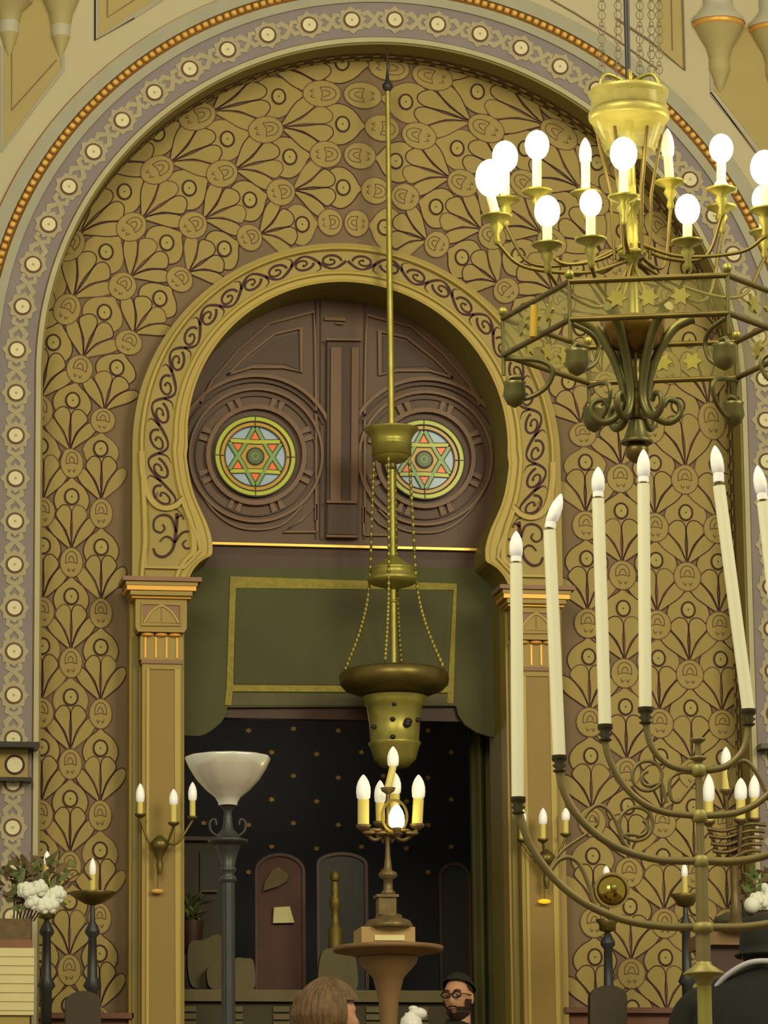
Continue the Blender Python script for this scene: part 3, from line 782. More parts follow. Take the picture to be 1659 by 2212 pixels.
m=MB(); lathe_px(m,492,[(1908,14),(1902,20),(1896,18),(1888,12),(1882,18),(1876,18),(1872,14),(1840,22),(1826,28)],YL,iron,20,axis=A); m.build('capital',t)
fl_=lambda a:1+.06*cos(a*10)
m=MB(); m.lathe((A.x,YL,0),[(15*dd,1.05),(14*dd,W(492,1906,YL).z)],iron,40,mod=fl_); m.build('pole',t)
m=MB(); m.lathe((A.x,YL,0),[(.17,.98),(.17,1.0),(.12,1.03),(.04,1.06)],iron,28); m.build('base',t)
# ================================================================== wall sconces on the pilasters
def sconce(cands,stem,Yw,label,drop):
    t=thing('wall_sconce',label,'wall sconce',tuple(W(stem[0],stem[1],Yw)))
    hub=W(stem[0],stem[1]-25,Yw-.14)
    m=MB(); lathe_px(m,stem[0],[(stem[1]+55,3),(stem[1]+35,8),(stem[1]+20,5),(stem[1],16),(stem[1]-12,22),(stem[1]-22,14),(stem[1]-30,5)],Yw-.14,brassdk,14); m.build('hub',t)
    m=MB(); p=W(stem[0],stem[1],Yw-.01); m.tube([p,(hub.x,hub.y,hub.z-.03)],.012,brassdk); m.sphere(p,.05,brassdk,14,8,sc=(1,.25,1.3)); m.build('wall_bracket',t)
    for (px,yt,yb,ys,dy) in cands:
        so,ps=candle(t,px,yt,yb,ys,Yw-.14+dy,.024,.016)
        m=MB(); m.lathe((ps.x,ps.y,ps.z),[(.006,-.02),(.026,-.008),(.032,.004),(.018,.006)],brassdk,12); m.build('cup',t)
        m=MB(); m.tube(cr([(hub.x,hub.y,hub.z),((hub.x+ps.x)/2,(hub.y+ps.y)/2,min(hub.z,ps.z)-.03),(ps.x,ps.y,ps.z-.02)],8),.007,brassdk); m.build('arm',t)
    m=MB(); d=W(drop[0],drop[1],Yw-.10); m.sphere(d,.03,drop[2],10,6,sc=(1.2,.4,.45)); m.tube([d,(d.x,d.y,hub.z-.05)],.003,brassdk); m.build('pendant',t)
    return t
sconce([(303,1692,1733,1760,0),(375,1704,1739,1778,-.08),(416,1689,1730,1765,0)],(345,1835),.12,'brass wall sconce with three white bulbs on the left pilaster',(340,1925,stargold))
amber=mat('amber_glow',(250,180,30),.4,emit=((255,180,30),.8))
sconce([(1173,1745,1781,1814,-.05),(1222,1745,1773,1802,0),(1128,1745,1781,1814,.05)],(1180,1865),.12,'brass wall sconce on the right pilaster with a glowing amber pendant',(1176,1947,amber))
# ================================================================== hanging eternal lamp
YH=.06
def axz(py,px=858): return W(px,py,YH).z
X0=W(838,200,YH).x
A=Vector((W(845,900,YH).x,YH,0)); uh=.0025
t=thing('hanging_lamp','long brass hanging lamp on a rod before the horseshoe arch, wide dish below','lamp',(A.x,YH,axz(1650)))
def lh(prof,m,seg=32,mod=None,name='part',sm=True,mt=None):
    b=MB(); P=[(r*uh,W(845,y,YH).z) for y,r in prof]; b.lathe((A.x,A.y,0),P,m,seg,sm,mod); return b
rodz0=AZ+RIN-.0
b=lh([(1450,7),(1210,7.5),(995,8),(700,7.5),(198,5.5)],brass,14); b.build('rod',t)
b=lh([(198,6),(190,12),(184,12),(176,5),(150,2),(122,2)],iron,12); b.lathe((A.x,A.y,0),[(.004,W(845,130,YH).z),(.004,rodz0+.01)],iron,8); b.build('ceiling_hook',t)
b=lh([(1003,8),(997,30),(988,40),(984,42),(984,44),(962,44),(960,46),(958,44),(948,46),(938,52),(930,60),(927,61),(927,10)],brass); b.build('upper_pan',t)
b=lh([(1016,7),(1010,12),(1003,10),(998,12)],brassdk); b.build('pan_finial',t)
b=lh([(1274,8),(1268,26),(1262,46),(1256,56),(1250,58),(1246,50),(1232,48),(1230,50),(1226,46),(1200,8)],brass); b.build('canopy',t)
b=lh([(1302,8),(1300,11),(1296,8)],brass,12); b.build('collar',t)
b=lh([(1506,60),(1498,86),(1490,108),(1478,119),(1468,121),(1458,120),(1450,112),(1449,90),(1456,20)],brassdk,48); b.build('dish',t)
b=MB()
for k in range(22):
    a=2*PI*k/22; b.sphere((A.x+.235*cos(a),YH+.235*sin(a),W(845,1452,YH).z),.026,brass,8,6,sc=(1,1,.6))
b.build('dish_beading',t,kind='stuff')
b=lh([(1660,10),(1656,30),(1640,46),(1612,54),(1608,57),(1604,57),(1602,53),(1560,56),(1526,61),(1522,66),(1516,66),(1506,72)],brass,40); b.build('cup',t)
b=MB()
for ang,y_ in ((-100,1530),(-104,1562),(-104,1600),(-70,1566),(-72,1572),(-40,1560),(-150,1575)):
    a=math.radians(ang); rr=.148; z=W(845,y_,YH).z; c=Vector((A.x+rr*cos(a),YH+rr*sin(a),z)); b.sphere(c,.016 if ang not in(-70,-72) else .024,blk,8,6,sc=(1,.5,.8))
b.build('pierced_hole',t,kind='stuff')
for k,ang in enumerate((-20,70,160,250)):
    a=math.radians(ang); b=MB(); pts=cr([(A.x+r*uh*cos(a),YH+r*uh*sin(a),W(845,y,YH).z) for y,r in ((1000,40),(1120,46),(1270,54),(1360,75),(1450,112))],9)
    for i,p in enumerate(pts):
        if i<len(pts)-1:
            for j in range(2):
                q=Vector(p).lerp(Vector(pts[i+1]),j/2); b.sphere(q,.0075 if j else .0105,brassdk if j else brass,6,4,sc=(1,1,1.5))
    b.build('chain',t)
# ================================================================== great chandelier, upper right
YG=-10.9; A=W(1366,560,YG); ug=(A-CAM).dot(fw)/F
t=thing('chandelier','large lit brass chandelier with hexagonal frame, upper right of the arch','chandelier',tuple(W(1372,990,YG)))
def GX(px,py,dy=0): return W(px,py,YG+dy)
def lg(prof,m,cx=1366,seg=28,name='',mod=None):
    b=MB(); P=[(r*ug,W(cx,y,YG).z) for y,r in prof]; b.lathe((A.x,A.y,0),P,m,seg,True,mod); return b
b=lg([(190,6),(60,6.5),(-1200,7)],iron,1356,12); b.build('suspension_rod',t)
b=lg([(196,6),(190,14),(182,16),(176,10),(172,6)],brass,1360,16); b.build('rod_collar',t)
crn=mat('pale_gilt',(176,166,92),.45,.45,var=.2,scale=20)
b=lg([(236,78),(230,80),(214,82),(208,87),(200,88),(197,84),(202,80),(228,74)],crn); b.build('crown_ring',t)
gl=mat('old_glass',(196,186,110),.15,0,var=.25,scale=18,alpha=.38)
b=lg([(262,84),(258,88),(248,89),(242,86),(250,82)],crn); b.build('lower_crown_ring',t)
b=MB(); b.grid([[(A.x+r*ug*cos(2*PI*i/36),A.y+r*ug*sin(2*PI*i/36),W(1366,y,YG).z) for i in range(36)] for y,r in ((330,54),(306,64),(284,74),(262,83),(246,84),(206,82))],gl,closed=True); b.build('glass_drum',t)
for k in range(6):
    a=math.radians(20+60*k); b=MB(); z0=W(1366,215,YG).z; z1=W(1366,178,YG).z
    b.tube(cr([(A.x+80*ug*cos(a),A.y+80*ug*sin(a),z0),(A.x+60*ug*cos(a),A.y+60*ug*sin(a),z1+.01),(A.x+10*ug*cos(a),A.y+10*ug*sin(a),z1)],6),.006,brass); b.build('crown_strap',t)
for k in range(6):
    a=math.radians(50+60*k); b=MB(); zz=[W(1366,y,YG).z for y in (290,420,560)]
    b.tube([(A.x+70*ug*cos(a),A.y+70*ug*sin(a),zz[0]),(A.x+44*ug*cos(a),A.y+44*ug*sin(a),zz[1]),(A.x+38*ug*cos(a),A.y+38*ug*sin(a),zz[2])],.005,brassdk); b.build('body_rod',t)
b=lg([(700,20),(690,14),(600,11),(560,12),(552,30),(545,32),(538,14),(450,12),(440,26),(434,26),(428,12),(330,10),(300,12),(250,10)],brass); b.build('shaft',t)
chn=mat('chain_grey',(112,104,82),.5,.4)
# five hanging chains of rings beside the rod
for k,(px,n) in enumerate(((1300,11),(1332,10),(1382,12),(1404,12),(1424,9))):
    b=MB(); y=-420.0
    while y<165-12*k%3:
        c=GX(px+ (3 if k%2 else 0),y,.1*(k-2)); rr=(5 if int(y/14)%2 else 8)*ug
        pts=[(c.x+rr*cos(2*PI*i/12),c.y+(.5*rr*sin(2*PI*i/12) if False else 0),c.z+rr*1.3*sin(2*PI*i/12)) for i in range(12)]
        b.tube(pts,.0014,chn,5,closed=True); y+=rr/ug*2.5
    b.tube([GX(px,-430,.1*(k-2)),GX(px,175,.1*(k-2))],.0010,chn,5)
    b.build('suspension_chain',t)
# hexagonal frame
RH=330*ug; HC=Vector((GX(1399,0).x,YG,0))
ztop=W(1160,608,YG-.29).z; zlow=W(1165,690,YG-.29).z
def hexpt(k,z,R=RH):
    a=math.radians(-46.5+60*k); return Vector((HC.x+R*sin(a),YG-R*cos(a),z))
b=MB()
for k in range(6): b.tube([hexpt(k,ztop),hexpt(k+1,ztop)],.0085,brassdk,8)
b.build('upper_frame',t)
b=MB()
for k in range(6): b.tube([hexpt(k,zlow),hexpt(k+1,zlow)],.0085,brassdk,8)
b.build('lower_frame',t)
gp=mat('side_glass',(150,146,86),.2,0,var=.2,scale=14,alpha=.22)
for k in range(6):
    b=MB(); p,q=hexpt(k,0),hexpt(k+1,0); n_=(q-p).cross(Vector((0,0,1))).normalized()*.002
    rows=[[Vector((v.x,v.y,z))+n_*sg for v in (p.lerp(q,.02),p.lerp(q,.98))] for z,sg in ((zlow,1),(ztop,1),(ztop,-1),(zlow,-1))]
    b.grid(rows,gp,wrap=True,smooth=False); b.build('side_panel',t)
for k in range(6):
    b=MB(); p=hexpt(k,0); b.tube([(p.x,p.y,zlow-.06),(p.x,p.y,ztop+.02)],.006,bronze); b.sphere((p.x,p.y,ztop+.02),.014,brass,10,6); b.build('corner_post',t)
for k in range(6):   # star ornaments along each side
    for j in range(3):
        q=hexpt(k,(ztop+zlow)/2).lerp(hexpt(k+1,(ztop+zlow)/2),.3+.2*j); dr=(hexpt(k+1,0)-hexpt(k,0)).normalized()
        b=MB(); pts=[]
        for i in range(12):
            rr=.030 if i%2==0 else .017; aa=PI*i/6
            pts.append(q+dr*rr*cos(aa)+Vector((0,0,rr*sin(aa))))
        nn=dr.cross(Vector((0,0,1)))*.004
        b.face([p+nn for p in pts],brass); b.face([p-nn for p in pts][::-1],brass); b.grid([[p+nn for p in pts],[p-nn for p in pts]],brass,closed=True,smooth=False)
        b.build('star_ornament',t)
# candles: px, tip, bulb base, sleeve base, depth offset, lit
GC=[(1091,305,372,430,.15,1),(1160,282,345,412,.10,1),(1265,297,352,416,.20,0),(1347,297,368,424,-.15,1),(1443,277,340,392,.10,0),(1558,290,352,408,-.02,1),(1652,325,400,452,-.10,1),
    (1060,345,425,466,-.05,1),(1182,423,490,527,-.25,1),(1276,410,468,516,-.30,1),(1485,420,485,520,-.32,1),(1558,388,428,446,.30,1),(1650,400,462,500,.25,1)]
for i,(px,yt,yb,ys,dy,l) in enumerate(GC):
    Y=YG+dy; tip,pb,ps=W(px,yt,Y),W(px,yb,Y),W(px,ys,Y)
    if i==7: ps=W(1072,466,Y)
    if i==4: ps=W(1447,392,Y)
    s=MB(); s.tube([ps,pb],.0135,sleeve,14); so=s.build('candle_sleeve',t)
    b=MB()
    if l:
        h=(tip-pb).length; c=(tip+pb)/2; b.sphere(c,h*.5,lit,20,14,sc=(.80,.80,1.0))  # sphere larger than the real bulb, its glare built into the shape
    else: bulb(b,pb,(tip-pb).length,.019,frost)
    b.build('bulb',so,label='lit bulb swollen to the size of its glare' if l else 'flame-shaped unlit bulb')
    c=MB(); c.lathe((ps.x,ps.y,ps.z),[(.006,-.085),(.012,-.075),(.008,-.055),(.020,-.035),(.014,-.02),(.042,-.006),(.046,.0),(.016,.004)],brass,18); c.build('drip_cup',t)
    e=MB(); zr=W(1366,560 if i>6 else 520,YG).z
    end=Vector((ps.x,ps.y,ps.z-.08)); st=Vector((A.x,YG,zr)); m1=st.lerp(end,.35); m1.z=min(st.z,end.z)-.05; m2=st.lerp(end,.8); m2.z=min(st.z,end.z)-.045
    e.tube(cr([st,m1,m2,end],8),.0055,brassdk); e.build('arm',t)
# bowl and scrolls beneath
b=lg([(775,6),(766,30),(745,56),(715,66),(694,68),(690,60),(692,20)],mat('amber_bowl',(120,92,34),.25,.6,var=.3,scale=8),1372); b.build('bowl',t)
b=lg([(905,16),(900,22),(890,16),(880,22),(868,16),(858,22),(846,15),(836,20),(824,14),(800,10),(776,12),(770,6)],brassdk,1374,18); b.build('turned_stem',t)
b=lg([(958,34),(954,36),(948,28),(925,20),(910,16),(904,10)],bronze,1374,24); b.build('bell',t)
b=lg([(1002,2),(996,14),(985,24),(970,26),(960,18),(956,10)],brassdk,1376,20); b.build('finial',t)
def scr(a,rs,pts,name='scroll_bracket',r=.016):
    b=MB(); ca,sa=cos(a),sin(a)
    q=cr([(A.x+x*ug*ca,A.y+x*ug*sa,W(1372,y,YG).z) for x,y in pts],7); n=len(q)
    b.tube(q,[r*(1-.55*i/n) for i in range(n)],bronze,10); b.build(name,t)
for k in range(6):
    a=math.radians(-8+60*k)
    scr(a,0,[(128,688),(112,694),(84,712),(52,760),(30,820),(26,866),(44,902),(72,912),(94,896),(92,872),(72,864),(60,878)])
for k in range(3):
    a=math.radians(22+120*k)
    scr(a,0,[(60,700),(38,720),(20,780),(14,850)],'strap',.007)
for k in range(6):   # curls under each corner
    a=math.radians(-46.5+60*k); b=MB(); c=hexpt(k,zlow); ux,uy=sin(a),-cos(a)
    pts=[(0,-.01),(-.10,-.02),(-.14,-.05),(-.12,-.10),(-.06,-.13),(-.01,-.11),(-.015,-.07),(-.05,-.065)]
    b.tube(cr([(c.x+ux*x,c.y+uy*x,zlow+z) for x,z in pts],6),.007,bronze,8); b.build('corner_scroll',t)
    b=MB(); q=Vector((c.x-ux*.03,c.y-uy*.03,zlow-.10)); b.lathe((q.x,q.y,q.z),[(.004,-.055),(.022,-.045),(.034,-.02),(.03,.01),(.034,.018),(.02,.02)],bronze,16); b.build('corner_cup',t)
b=MB(); p0=GX(1152,728,-.2);p1=GX(1154,660,-.2); b.tube([p0,p1],.011,mat('amber_tube',(190,160,50),.5)); b.build('short_candle',t)
# ================================================================== large branching candlestick in front, right
YM=-11.85; A=W(1515,1900,YM); um=(A-CAM).dot(fw)/F
t=thing('branched_candlestick','huge brass branched candlestick with tall ivory tubes, front right','candlestick',(A.x,YM,0))
mbr=mat('menorah_brass',(124,112,70),.5,.35,var=.18,scale=8); mbl=mat('menorah_knot',(150,142,82),.5,.3,var=.1)
zof=lambda y:W(1515,y,YM).z
b=MB(); b.lathe((A.x,YM,0),[(.05,.10),(.03,.3),(15.5*um,1.0),(15.5*um,zof(2130))],brass,20); b.build('pole',t)
b=MB(); b.lathe((A.x,YM,0),[(15*um,zof(2130)),(17*um,zof(2125)),(20*um,zof(2112)),(44*um,zof(2106)),(45*um,zof(2102)),(18*um,zof(2084)),(16*um,zof(2078))],mbl,20); b.build('collar',t)
b=MB(); b.lathe((A.x,YM,0),[(16*um,zof(2080)),(16*um,zof(2010)),(14*um,zof(1990)),(13*um,zof(1870)),(9*um,zof(1850)),(8*um,zof(1640)),(6*um,zof(1600))],mbr,20); b.build('upper_stem',t)
for y in (2003,1860,1762,1663):
    b=MB(); w=24 if y>1990 else 17; b.lathe((A.x,YM,0),[(12*um,zof(y+14)),(w*um,zof(y+9)),(w*um,zof(y-6)),(11*um,zof(y-12))],mbl,18); b.build('knot',t)
for y,w in ((1597,17),(1637,18)):
    b=MB(); b.lathe((A.x,YM,0),[(6*um,zof(y+10)),(w*um,zof(y+3)),(w*um,zof(y-2)),(5*um,zof(y-5))],mbr,18); b.build('dish',t)
b=MB(); b.lathe((A.x,YM,0),[(.30,0),(.30,.03),(.20,.06),(.08,.10)],brassdk,28); b.build('foot',t)
arms=[[(1118,1728),(1124,1765),(1148,1830),(1196,1896),(1262,1950),(1345,1986),(1430,2001),(1512,2003)],
      [(1208,1636),(1212,1690),(1236,1745),(1280,1795),(1345,1835),(1425,1857),(1510,1860)],
      [(1306,1570),(1310,1620),(1332,1672),(1372,1722),(1430,1753),(1508,1763)],
      [(1394,1534),(1398,1580),(1412,1620),(1444,1651),(1480,1662),(1508,1663)]]
CN=[(1115,1147,1204,1722,1119,.0),(1199,1066,1130,1632,1208,.03),(1292,1008,1064,1565,1307,.0),(1390,970,1032,1528,1394,.0)]
def mx(p):
    q=W(p[0],p[1],YM) if not isinstance(p,Vector) else p
    return Vector((2*A.x-q.x,q.y,q.z))
def menorah_cup(p):
    b=MB(); b.lathe((p.x,p.y,p.z),[(.010,-.045),(.018,-.04),(.010,-.034),(.019,-.026),(.011,-.02),(.020,-.012),(.020,0)],mat('blackened_brass',(70,64,42),.45,.5),14); b.build('candle_cup',t)
for k,ap_ in enumerate(arms):
    for sg in (0,1):
        pts=[W(x,y,YM) for x,y in ap_]
        if sg: pts=[mx(p) for p in pts]
        b=MB(); b.tube(cr(pts,8),.0105 if k<2 else .009,mbr,10); b.build('arm',t)
    (px,yt,yb,ys,px2,ln)=CN[k]
    for sg in (0,1):
        p2=W(px2,ys,YM); pb=W(px,yb+14,YM) ; pt=W(px if k!=1 else 1212,yt,YM); pbb=W(px if k!=1 else 1190,yb,YM)
        if sg:
            p2=mx(p2)
            if k==3: pb,pbb,pt=W(1553,1050,YM),W(1552,1024,YM),W(1544,962,YM)
            elif k==2: pb,pbb,pt=W(1648,1085,YM),W(1646,1068,YM),W(1636,1005,YM)
            else: pb,pbb,pt=mx(pb)+Vector((-.10,0,0)),mx(pbb)+Vector((-.10,0,0)),mx(pt)+Vector((-.11,0,0))
        elif k==1: pb=W(1187,1146,YM)
        menorah_cup(p2)
        b=MB(); b.tube([p2,pb],[.0165,.0160],sleeve,18); so=b.build('candle_tube',t)
        b=MB(); d=(pbb-pb); b.tube([pb,pb+d*.35],.0085,mbr,12); b.tube([pb+d*.35,pbb],.0145,frost,14); b.build('bulb_collar',so)
        b=MB(); h=(pt-pbb).z; bulb(b,pbb,h,.0178,frost,((pt.x-pbb.x)/h,0)); b.build('bulb',so)
def curl(pts,r=.0055,sm=7):
    b=MB(); b.tube(cr([tuple(W(x,y,YM)) for x,y in pts],sm),r,mbr,8); b.build('scroll',t)
def circ(cx,cy,r,a0=0,a1=360,n=14,r1=None):
    r1=r if r1 is None else r1
    return [(cx+(r+(r1-r)*i/n)*cos(math.radians(a0+(a1-a0)*i/n)),cy-(r+(r1-r)*i/n)*sin(math.radians(a0+(a1-a0)*i/n))) for i in range(n+1)]
curl([(1440,1735),(1432,1700)]+circ(1398,1676,32,-20,330,12)+circ(1402,1682,16,300,100,6),.005,5)
curl([(1505,1672),(1475,1668),(1450,1680),(1446,1705),(1452,1728),(1466,1732),(1480,1715),(1500,1690)],.005)
curl([(1367,1841),(1345,1815),(1330,1775),(1312,1748),(1291,1740),(1270,1755),(1262,1775),(1275,1788),(1290,1780),(1286,1765)],.005)
curl([(1345,1815)]+circ(1374,1780,36,210,-140,14)+circ(1380,1788,18,-120,60,6),.005,5)
curl([(1320,1985),(1295,1965),(1281,1945),(1272,1912),(1251,1866),(1228,1852),(1205,1860),(1186,1886)],.006)
curl([(1183,1884),(1215,1838),(1270,1800)],.004)
curl([(1580,1700),(1576,1665),(1590,1648),(1612,1645),(1636,1672),(1655,1712),(1668,1740)],.006)
curl([(1655,1712),(1630,1740),(1600,1752)],.004)
# ================================================================== candle stands before the niche
def stick(cx,yt,yb,ys,ybowl,w,ystem,ybase,Y,label,name='candle_stand'):
    A=W(cx,ybowl,Y); u=(A-CAM).dot(fw)/F; z=lambda y:W(cx,y,Y).z
    t=thing(name,label,'candlestick',(A.x,Y,1.5 if Y>-2.6 else .98)); zb=1.5 if Y>-2.6 else .98
    m=MB(); m.lathe((A.x,Y,0),[(4*u,z(ybowl+22)),(18*u,z(ybowl+18)),(w*.7*u,z(ybowl+6)),(w*u,z(ybowl-5)),(w*.95*u,z(ybowl-6)),(w*.4*u,z(ybowl+4))],brassdk,24); m.build('bowl',t)
    m=MB(); P=[(9*u,zb+.1),(9*u,z(ystem))]
    pr=[(5,ybowl+22),(6,ystem-60),(16,ystem-40),(16,ystem-34),(9,ystem-25),(11,ystem+60),(20,ystem+80),(12,ystem+90)]
    m.lathe((A.x,Y,0),[(.05,zb+.04),(12*u,zb+.3)]+[(r*u,z(y)) for r,y in pr[::-1]],iron,16); m.build('stem',t)
    m=MB(); m.lathe((A.x,Y,0),[(.15,zb),(.15,zb+.02),(.08,zb+.05),(.03,zb+.08)],iron,20); m.build('base',t)
    s=MB(); s.tube([(A.x,Y,z(ys)),(A.x,Y,z(yb))],6.5*u,sleevey,12); so=s.build('candle_sleeve',t)
    b=MB(); bulb(b,Vector((A.x,Y,z(yb))),z(yt)-z(yb),7.5*u,frost); b.build('bulb',so)
    return t,A,u,z
stick(200,1853,1890,1930,1934,54,2050,2130,-.5,'dark candle stand with wide shallow bowl beside the left pilaster')
stick(101,1838,1868,1960,1965,22,2050,2130,-.7,'dark candle stand half hidden by white flowers at left')
stick(1480,1864,1894,1932,1938,34,2040,2130,-.5,'dark candle stand with shallow bowl just left of the large brass pole')
t,A,u,z=stick(1312,1870,1890,1900,1992,26,2075,2130,-.6,'dark candle stand with polished brass globe, behind the curved arms')
m=MB(); c=W(1318,1925,-.7); m.sphere(c,37*u,mat('polished_brass',(190,165,70),.12,.95,var=.05),24,14); m.ring((c.x,c.z),36*u,.012,c.y-.05,.01,brassdk,30)
m.sphere((c.x+.0,c.y-.09,c.z+.01),.022,brass,10,8); m.build('globe',t,label='polished brass globe')
# rounded chair backs low by the niche
for (cx,y0,y1,Y,w,lab) in ((180,2140,2230,-1.0,38,'dark rounded chair back low under the left candle stand'),(1315,2128,2230,-1.1,40,'dark rounded chair back low under the globe candle stand')):
    q=[(cx-w,y1),(cx-w,y0+25)]+[(cx-w*cos(PI*i/8),y0+25-25*sin(PI*i/8)) for i in range(1,8)]+[(cx+w,y0+25),(cx+w,y1)]
    m=MB(); m.plate([XZ(*p,Y) for p in q],Y,.06,mat('dark_hide',(58,50,34),.6)); 
    a=XZ(cx-w,y1,Y); b_=XZ(cx+w,y1,Y)
    o=thing('chair',lab,'chair',((a[0]+b_[0])/2,Y,1.5)); m.build('backrest',o)
    m=MB(); m.box((a[0],Y-.4,1.95),(b_[0],Y+.06,2.0),mahog); m.build('seat',o)
    for (x,y) in ((a[0],Y-.4),(b_[0]-.03,Y-.4),(a[0],Y+.02),(b_[0]-.03,Y+.02)):
        m=MB(); m.box((x,y,1.5),(x+.03,y+.03,1.96 if y<Y else a[1]),mahog); m.build('leg',o)
# ---- flower arrangement left and its plinth
YF=-1.2
t=thing('plinth','cream slatted plinth at the bottom left edge under a brown planter','plinth',(W(20,2200,YF).x,YF,1.5))
a=W(-70,2192,YF); b_=W(74,2048,YF); m=MB(); m.box((a.x,YF,a.z),(b_.x,YF+.4,b_.z),creamcl)
for k in range(7):
    zz=b_.z-.045*(k+1); m.box((a.x,YF-.003,zz),(b_.x,YF,zz+.003),mat('slat_gap',(150,140,98),.8))
m.build('cloth',t)
m=MB(); m.box((a.x,YF+.02,1.5),(b_.x-.02,YF+.38,a.z),tan); m.build('base',t)
t=thing('planter','brown metal planter on the cream plinth at left edge','planter',(W(30,2045,YF).x,YF+.1,b_.z))
a=W(-70,2046,YF); c=W(70,2030,YF); d=W(66,1985,YF+.05)
m=MB(); m.box((a.x,YF+.0,b_.z),(c.x,YF+.36,c.z),mat('red_brown_ledge',(122,84,58),.6)); m.build('rim_board',t)
m=MB(); m.box((a.x,YF+.04,c.z),(d.x,YF+.32,d.z),mat('brown_planter',(96,78,54),.6,.2,var=.2,scale=20)); m.build('trough',t)
def flowers(t,cx,cy,w,h,Y,nl,nf,side=1):
    L=MB(); 
    for i in range(nl):
        px=cx+random.gauss(0,w*.4); py=cy+random.uniform(-h,h*.6); p=W(px,py,Y+random.uniform(-.08,.08))
        a=random.uniform(0,2*PI); e=random.uniform(-.3,1.2); l=random.uniform(.05,.11); dv=Vector((cos(a)*cos(e),sin(a)*cos(e)*.5,sin(e)))
        s_=dv.cross(Vector((0,1,0))).normalized()*.016
        L.face([p,p+dv*l*.45+s_,p+dv*l,p+dv*l*.45-s_],leaf if random.random()<.6 else MATS['brown_planter'])
    L.build('foliage',t,kind='stuff')
    for i in range(nf):
        f=MB(); px=cx+w*.15+(i/nf-.3)*w*.95; py=cy+h*.15+random.uniform(-.35,.5)*h; p=W(px,py,Y-.08+random.uniform(-.03,.03))
        for k in range(9):
            a=2*PI*k/5.0; q=p+Vector((cos(a)*.022*(1-.4*(k//5)),-.012*(k//5),sin(a)*.022*(1-.4*(k//5))))
            f.sphere(q,.022,petal,8,6,sc=(1,.6,1.1))
        f.build('blossom',t)
t=thing('flower_arrangement','bunch of white blossoms and dark leaves in the brown planter, left','flowers',tuple(W(60,1990,YF+.1)))
flowers(t,65,1925,85,60,YF+.1,170,10)
m=MB()
for k in range(8):
    pts=[W(30+6*k,1990,YF+.15),W(30+12*k,1930,YF+.12),W(20+22*k,1880+6*(k%3),YF+.12),W(30+24*k,1890+10*(k%2),YF+.1)]
    m.tube(cr(pts,5),.004,MATS['brown_planter'],6)
m.build('branches',t)
# ---- right hand side: lectern, vase with white flowers, distant candelabrum
YQ=-2.0
t=thing('lectern','brown wooden lectern at right behind the large brass pole','lectern',(W(1590,2200,YQ).x,YQ,1.5))
m=MB(); wbox(m,1528,2010,1760,2042,YQ,.4,brn); m.build('shelf',t)
m=MB(); wbox(m,1535,2042,1750,2300,YQ+.05,.3,mahog); m.build('body',t)
t=thing('flower_vase','round grey stone bowl of white flowers on the right lectern','flowers',tuple(W(1640,2008,YQ+.2)))
m=MB(); c=W(1640,1990,YQ+.2); m.sphere(c,.2,mat('dark_grey_stone',(78,74,56),.6),20,10,sc=(1.2,.6,.28)); m.build('bowl',t)
flowers(t,1640,1930,36,46,YQ+.2,50,5)
m=MB(); m.sphere(W(1624,1955,YQ+.05),.042,petal,16,10); m.build('white_globe',t)
t=thing('candelabrum','low brass candelabrum with four white bulbs between the right curved arms','candelabrum',tuple(W(1585,2008,YQ)))
A=W(1585,1850,YQ); 
m=MB(); lathe_px(m,1588,[(2010,40),(2002,38),(1990,14),(1930,9),(1850,10),(1835,16),(1800,10)],YQ,bz,16); m.build('stem',t)
for (px,yt,yb,ys,rb,dy) in ((1568,1613,1655,1706,12,-.05),(1531,1672,1732,1774,14,0),(1600,1680,1728,1770,15,-.08),(1629,1674,1724,1768,13,0)):
    so,ps=candle(t,px,yt,yb,ys,YQ+dy,rb*.0022,rb*.0016)
    q=MB(); q.lathe((ps.x,ps.y,ps.z),[(.008,-.03),(.03,-.012),(.036,0),(.02,.002)],bz,14); q.build('cup',t)
    q=MB(); q.tube(cr([(A.x,YQ,A.z+.05),((A.x+ps.x)/2,(YQ+ps.y)/2,A.z-.02),(ps.x,ps.y,ps.z-.03)],8),.010,bz); q.build('branch',t)
for k in range(5):
    q=MB(); a=W(1528+4*k,1790+16*k,YQ-.05); b_=W(1655-3*k,1782+14*k,YQ-.05)
    q.tube(cr([a,a.lerp(b_,.3)-Vector((0,0,.015)),a.lerp(b_,.7)+Vector((0,0,.01)),b_],6),.010,bz,6); q.build('leaf_tier',t)
# ================================================================== people
def head(t,c,yaw,h,hairfn=None,name='person'):
    """returns function mapping local (x right of face, y forward, z up) to world"""
    cy,sy=cos(yaw),sin(yaw)
    def T(p): return Vector((c.x+p[0]*cy-p[1]*sy,c.y+p[0]*sy+p[1]*cy,c.z+p[2]))
    return T
def headmesh(m,T,s,mt):
    rows=[]
    R,S=26,32
    for i in range(R+1):
        th=PI*i/R; row=[]
        for j in range(S):
            a=2*PI*j/S; x=sin(th)*sin(a); y=sin(th)*cos(a); z=cos(th)
            px,py,pz=x*.077,y*.097,z*.118
            if z<0: 
                k=1-.34*min(1,-z)**1.3; px*=k
                if y>0: py=py*(1-.10*(-z))
                else: py*=1-.45*(-z)
            if y>0:
                f=math.exp(-((x*.077)/.014)**2)
                if -.45<z<.12: py+=.024*f*max(0,1-abs((z+.22)/.26))
                fe=math.exp(-((abs(px)-.032)/.016)**2-((pz-.008)/.014)**2); py-=.010*fe
                fb=math.exp(-((pz-.030)/.012)**2); py+=.004*fb
                fm=math.exp(-(px/.026)**2-((pz+.062)/.010)**2); py+=.004*fm
                fc=math.exp(-(px/.022)**2-((pz+.100)/.016)**2); py+=.008*fc
            row.append(T((px*s,py*s,pz*s)))
        rows.append(row)
    m.grid(rows,mt,closed=True)
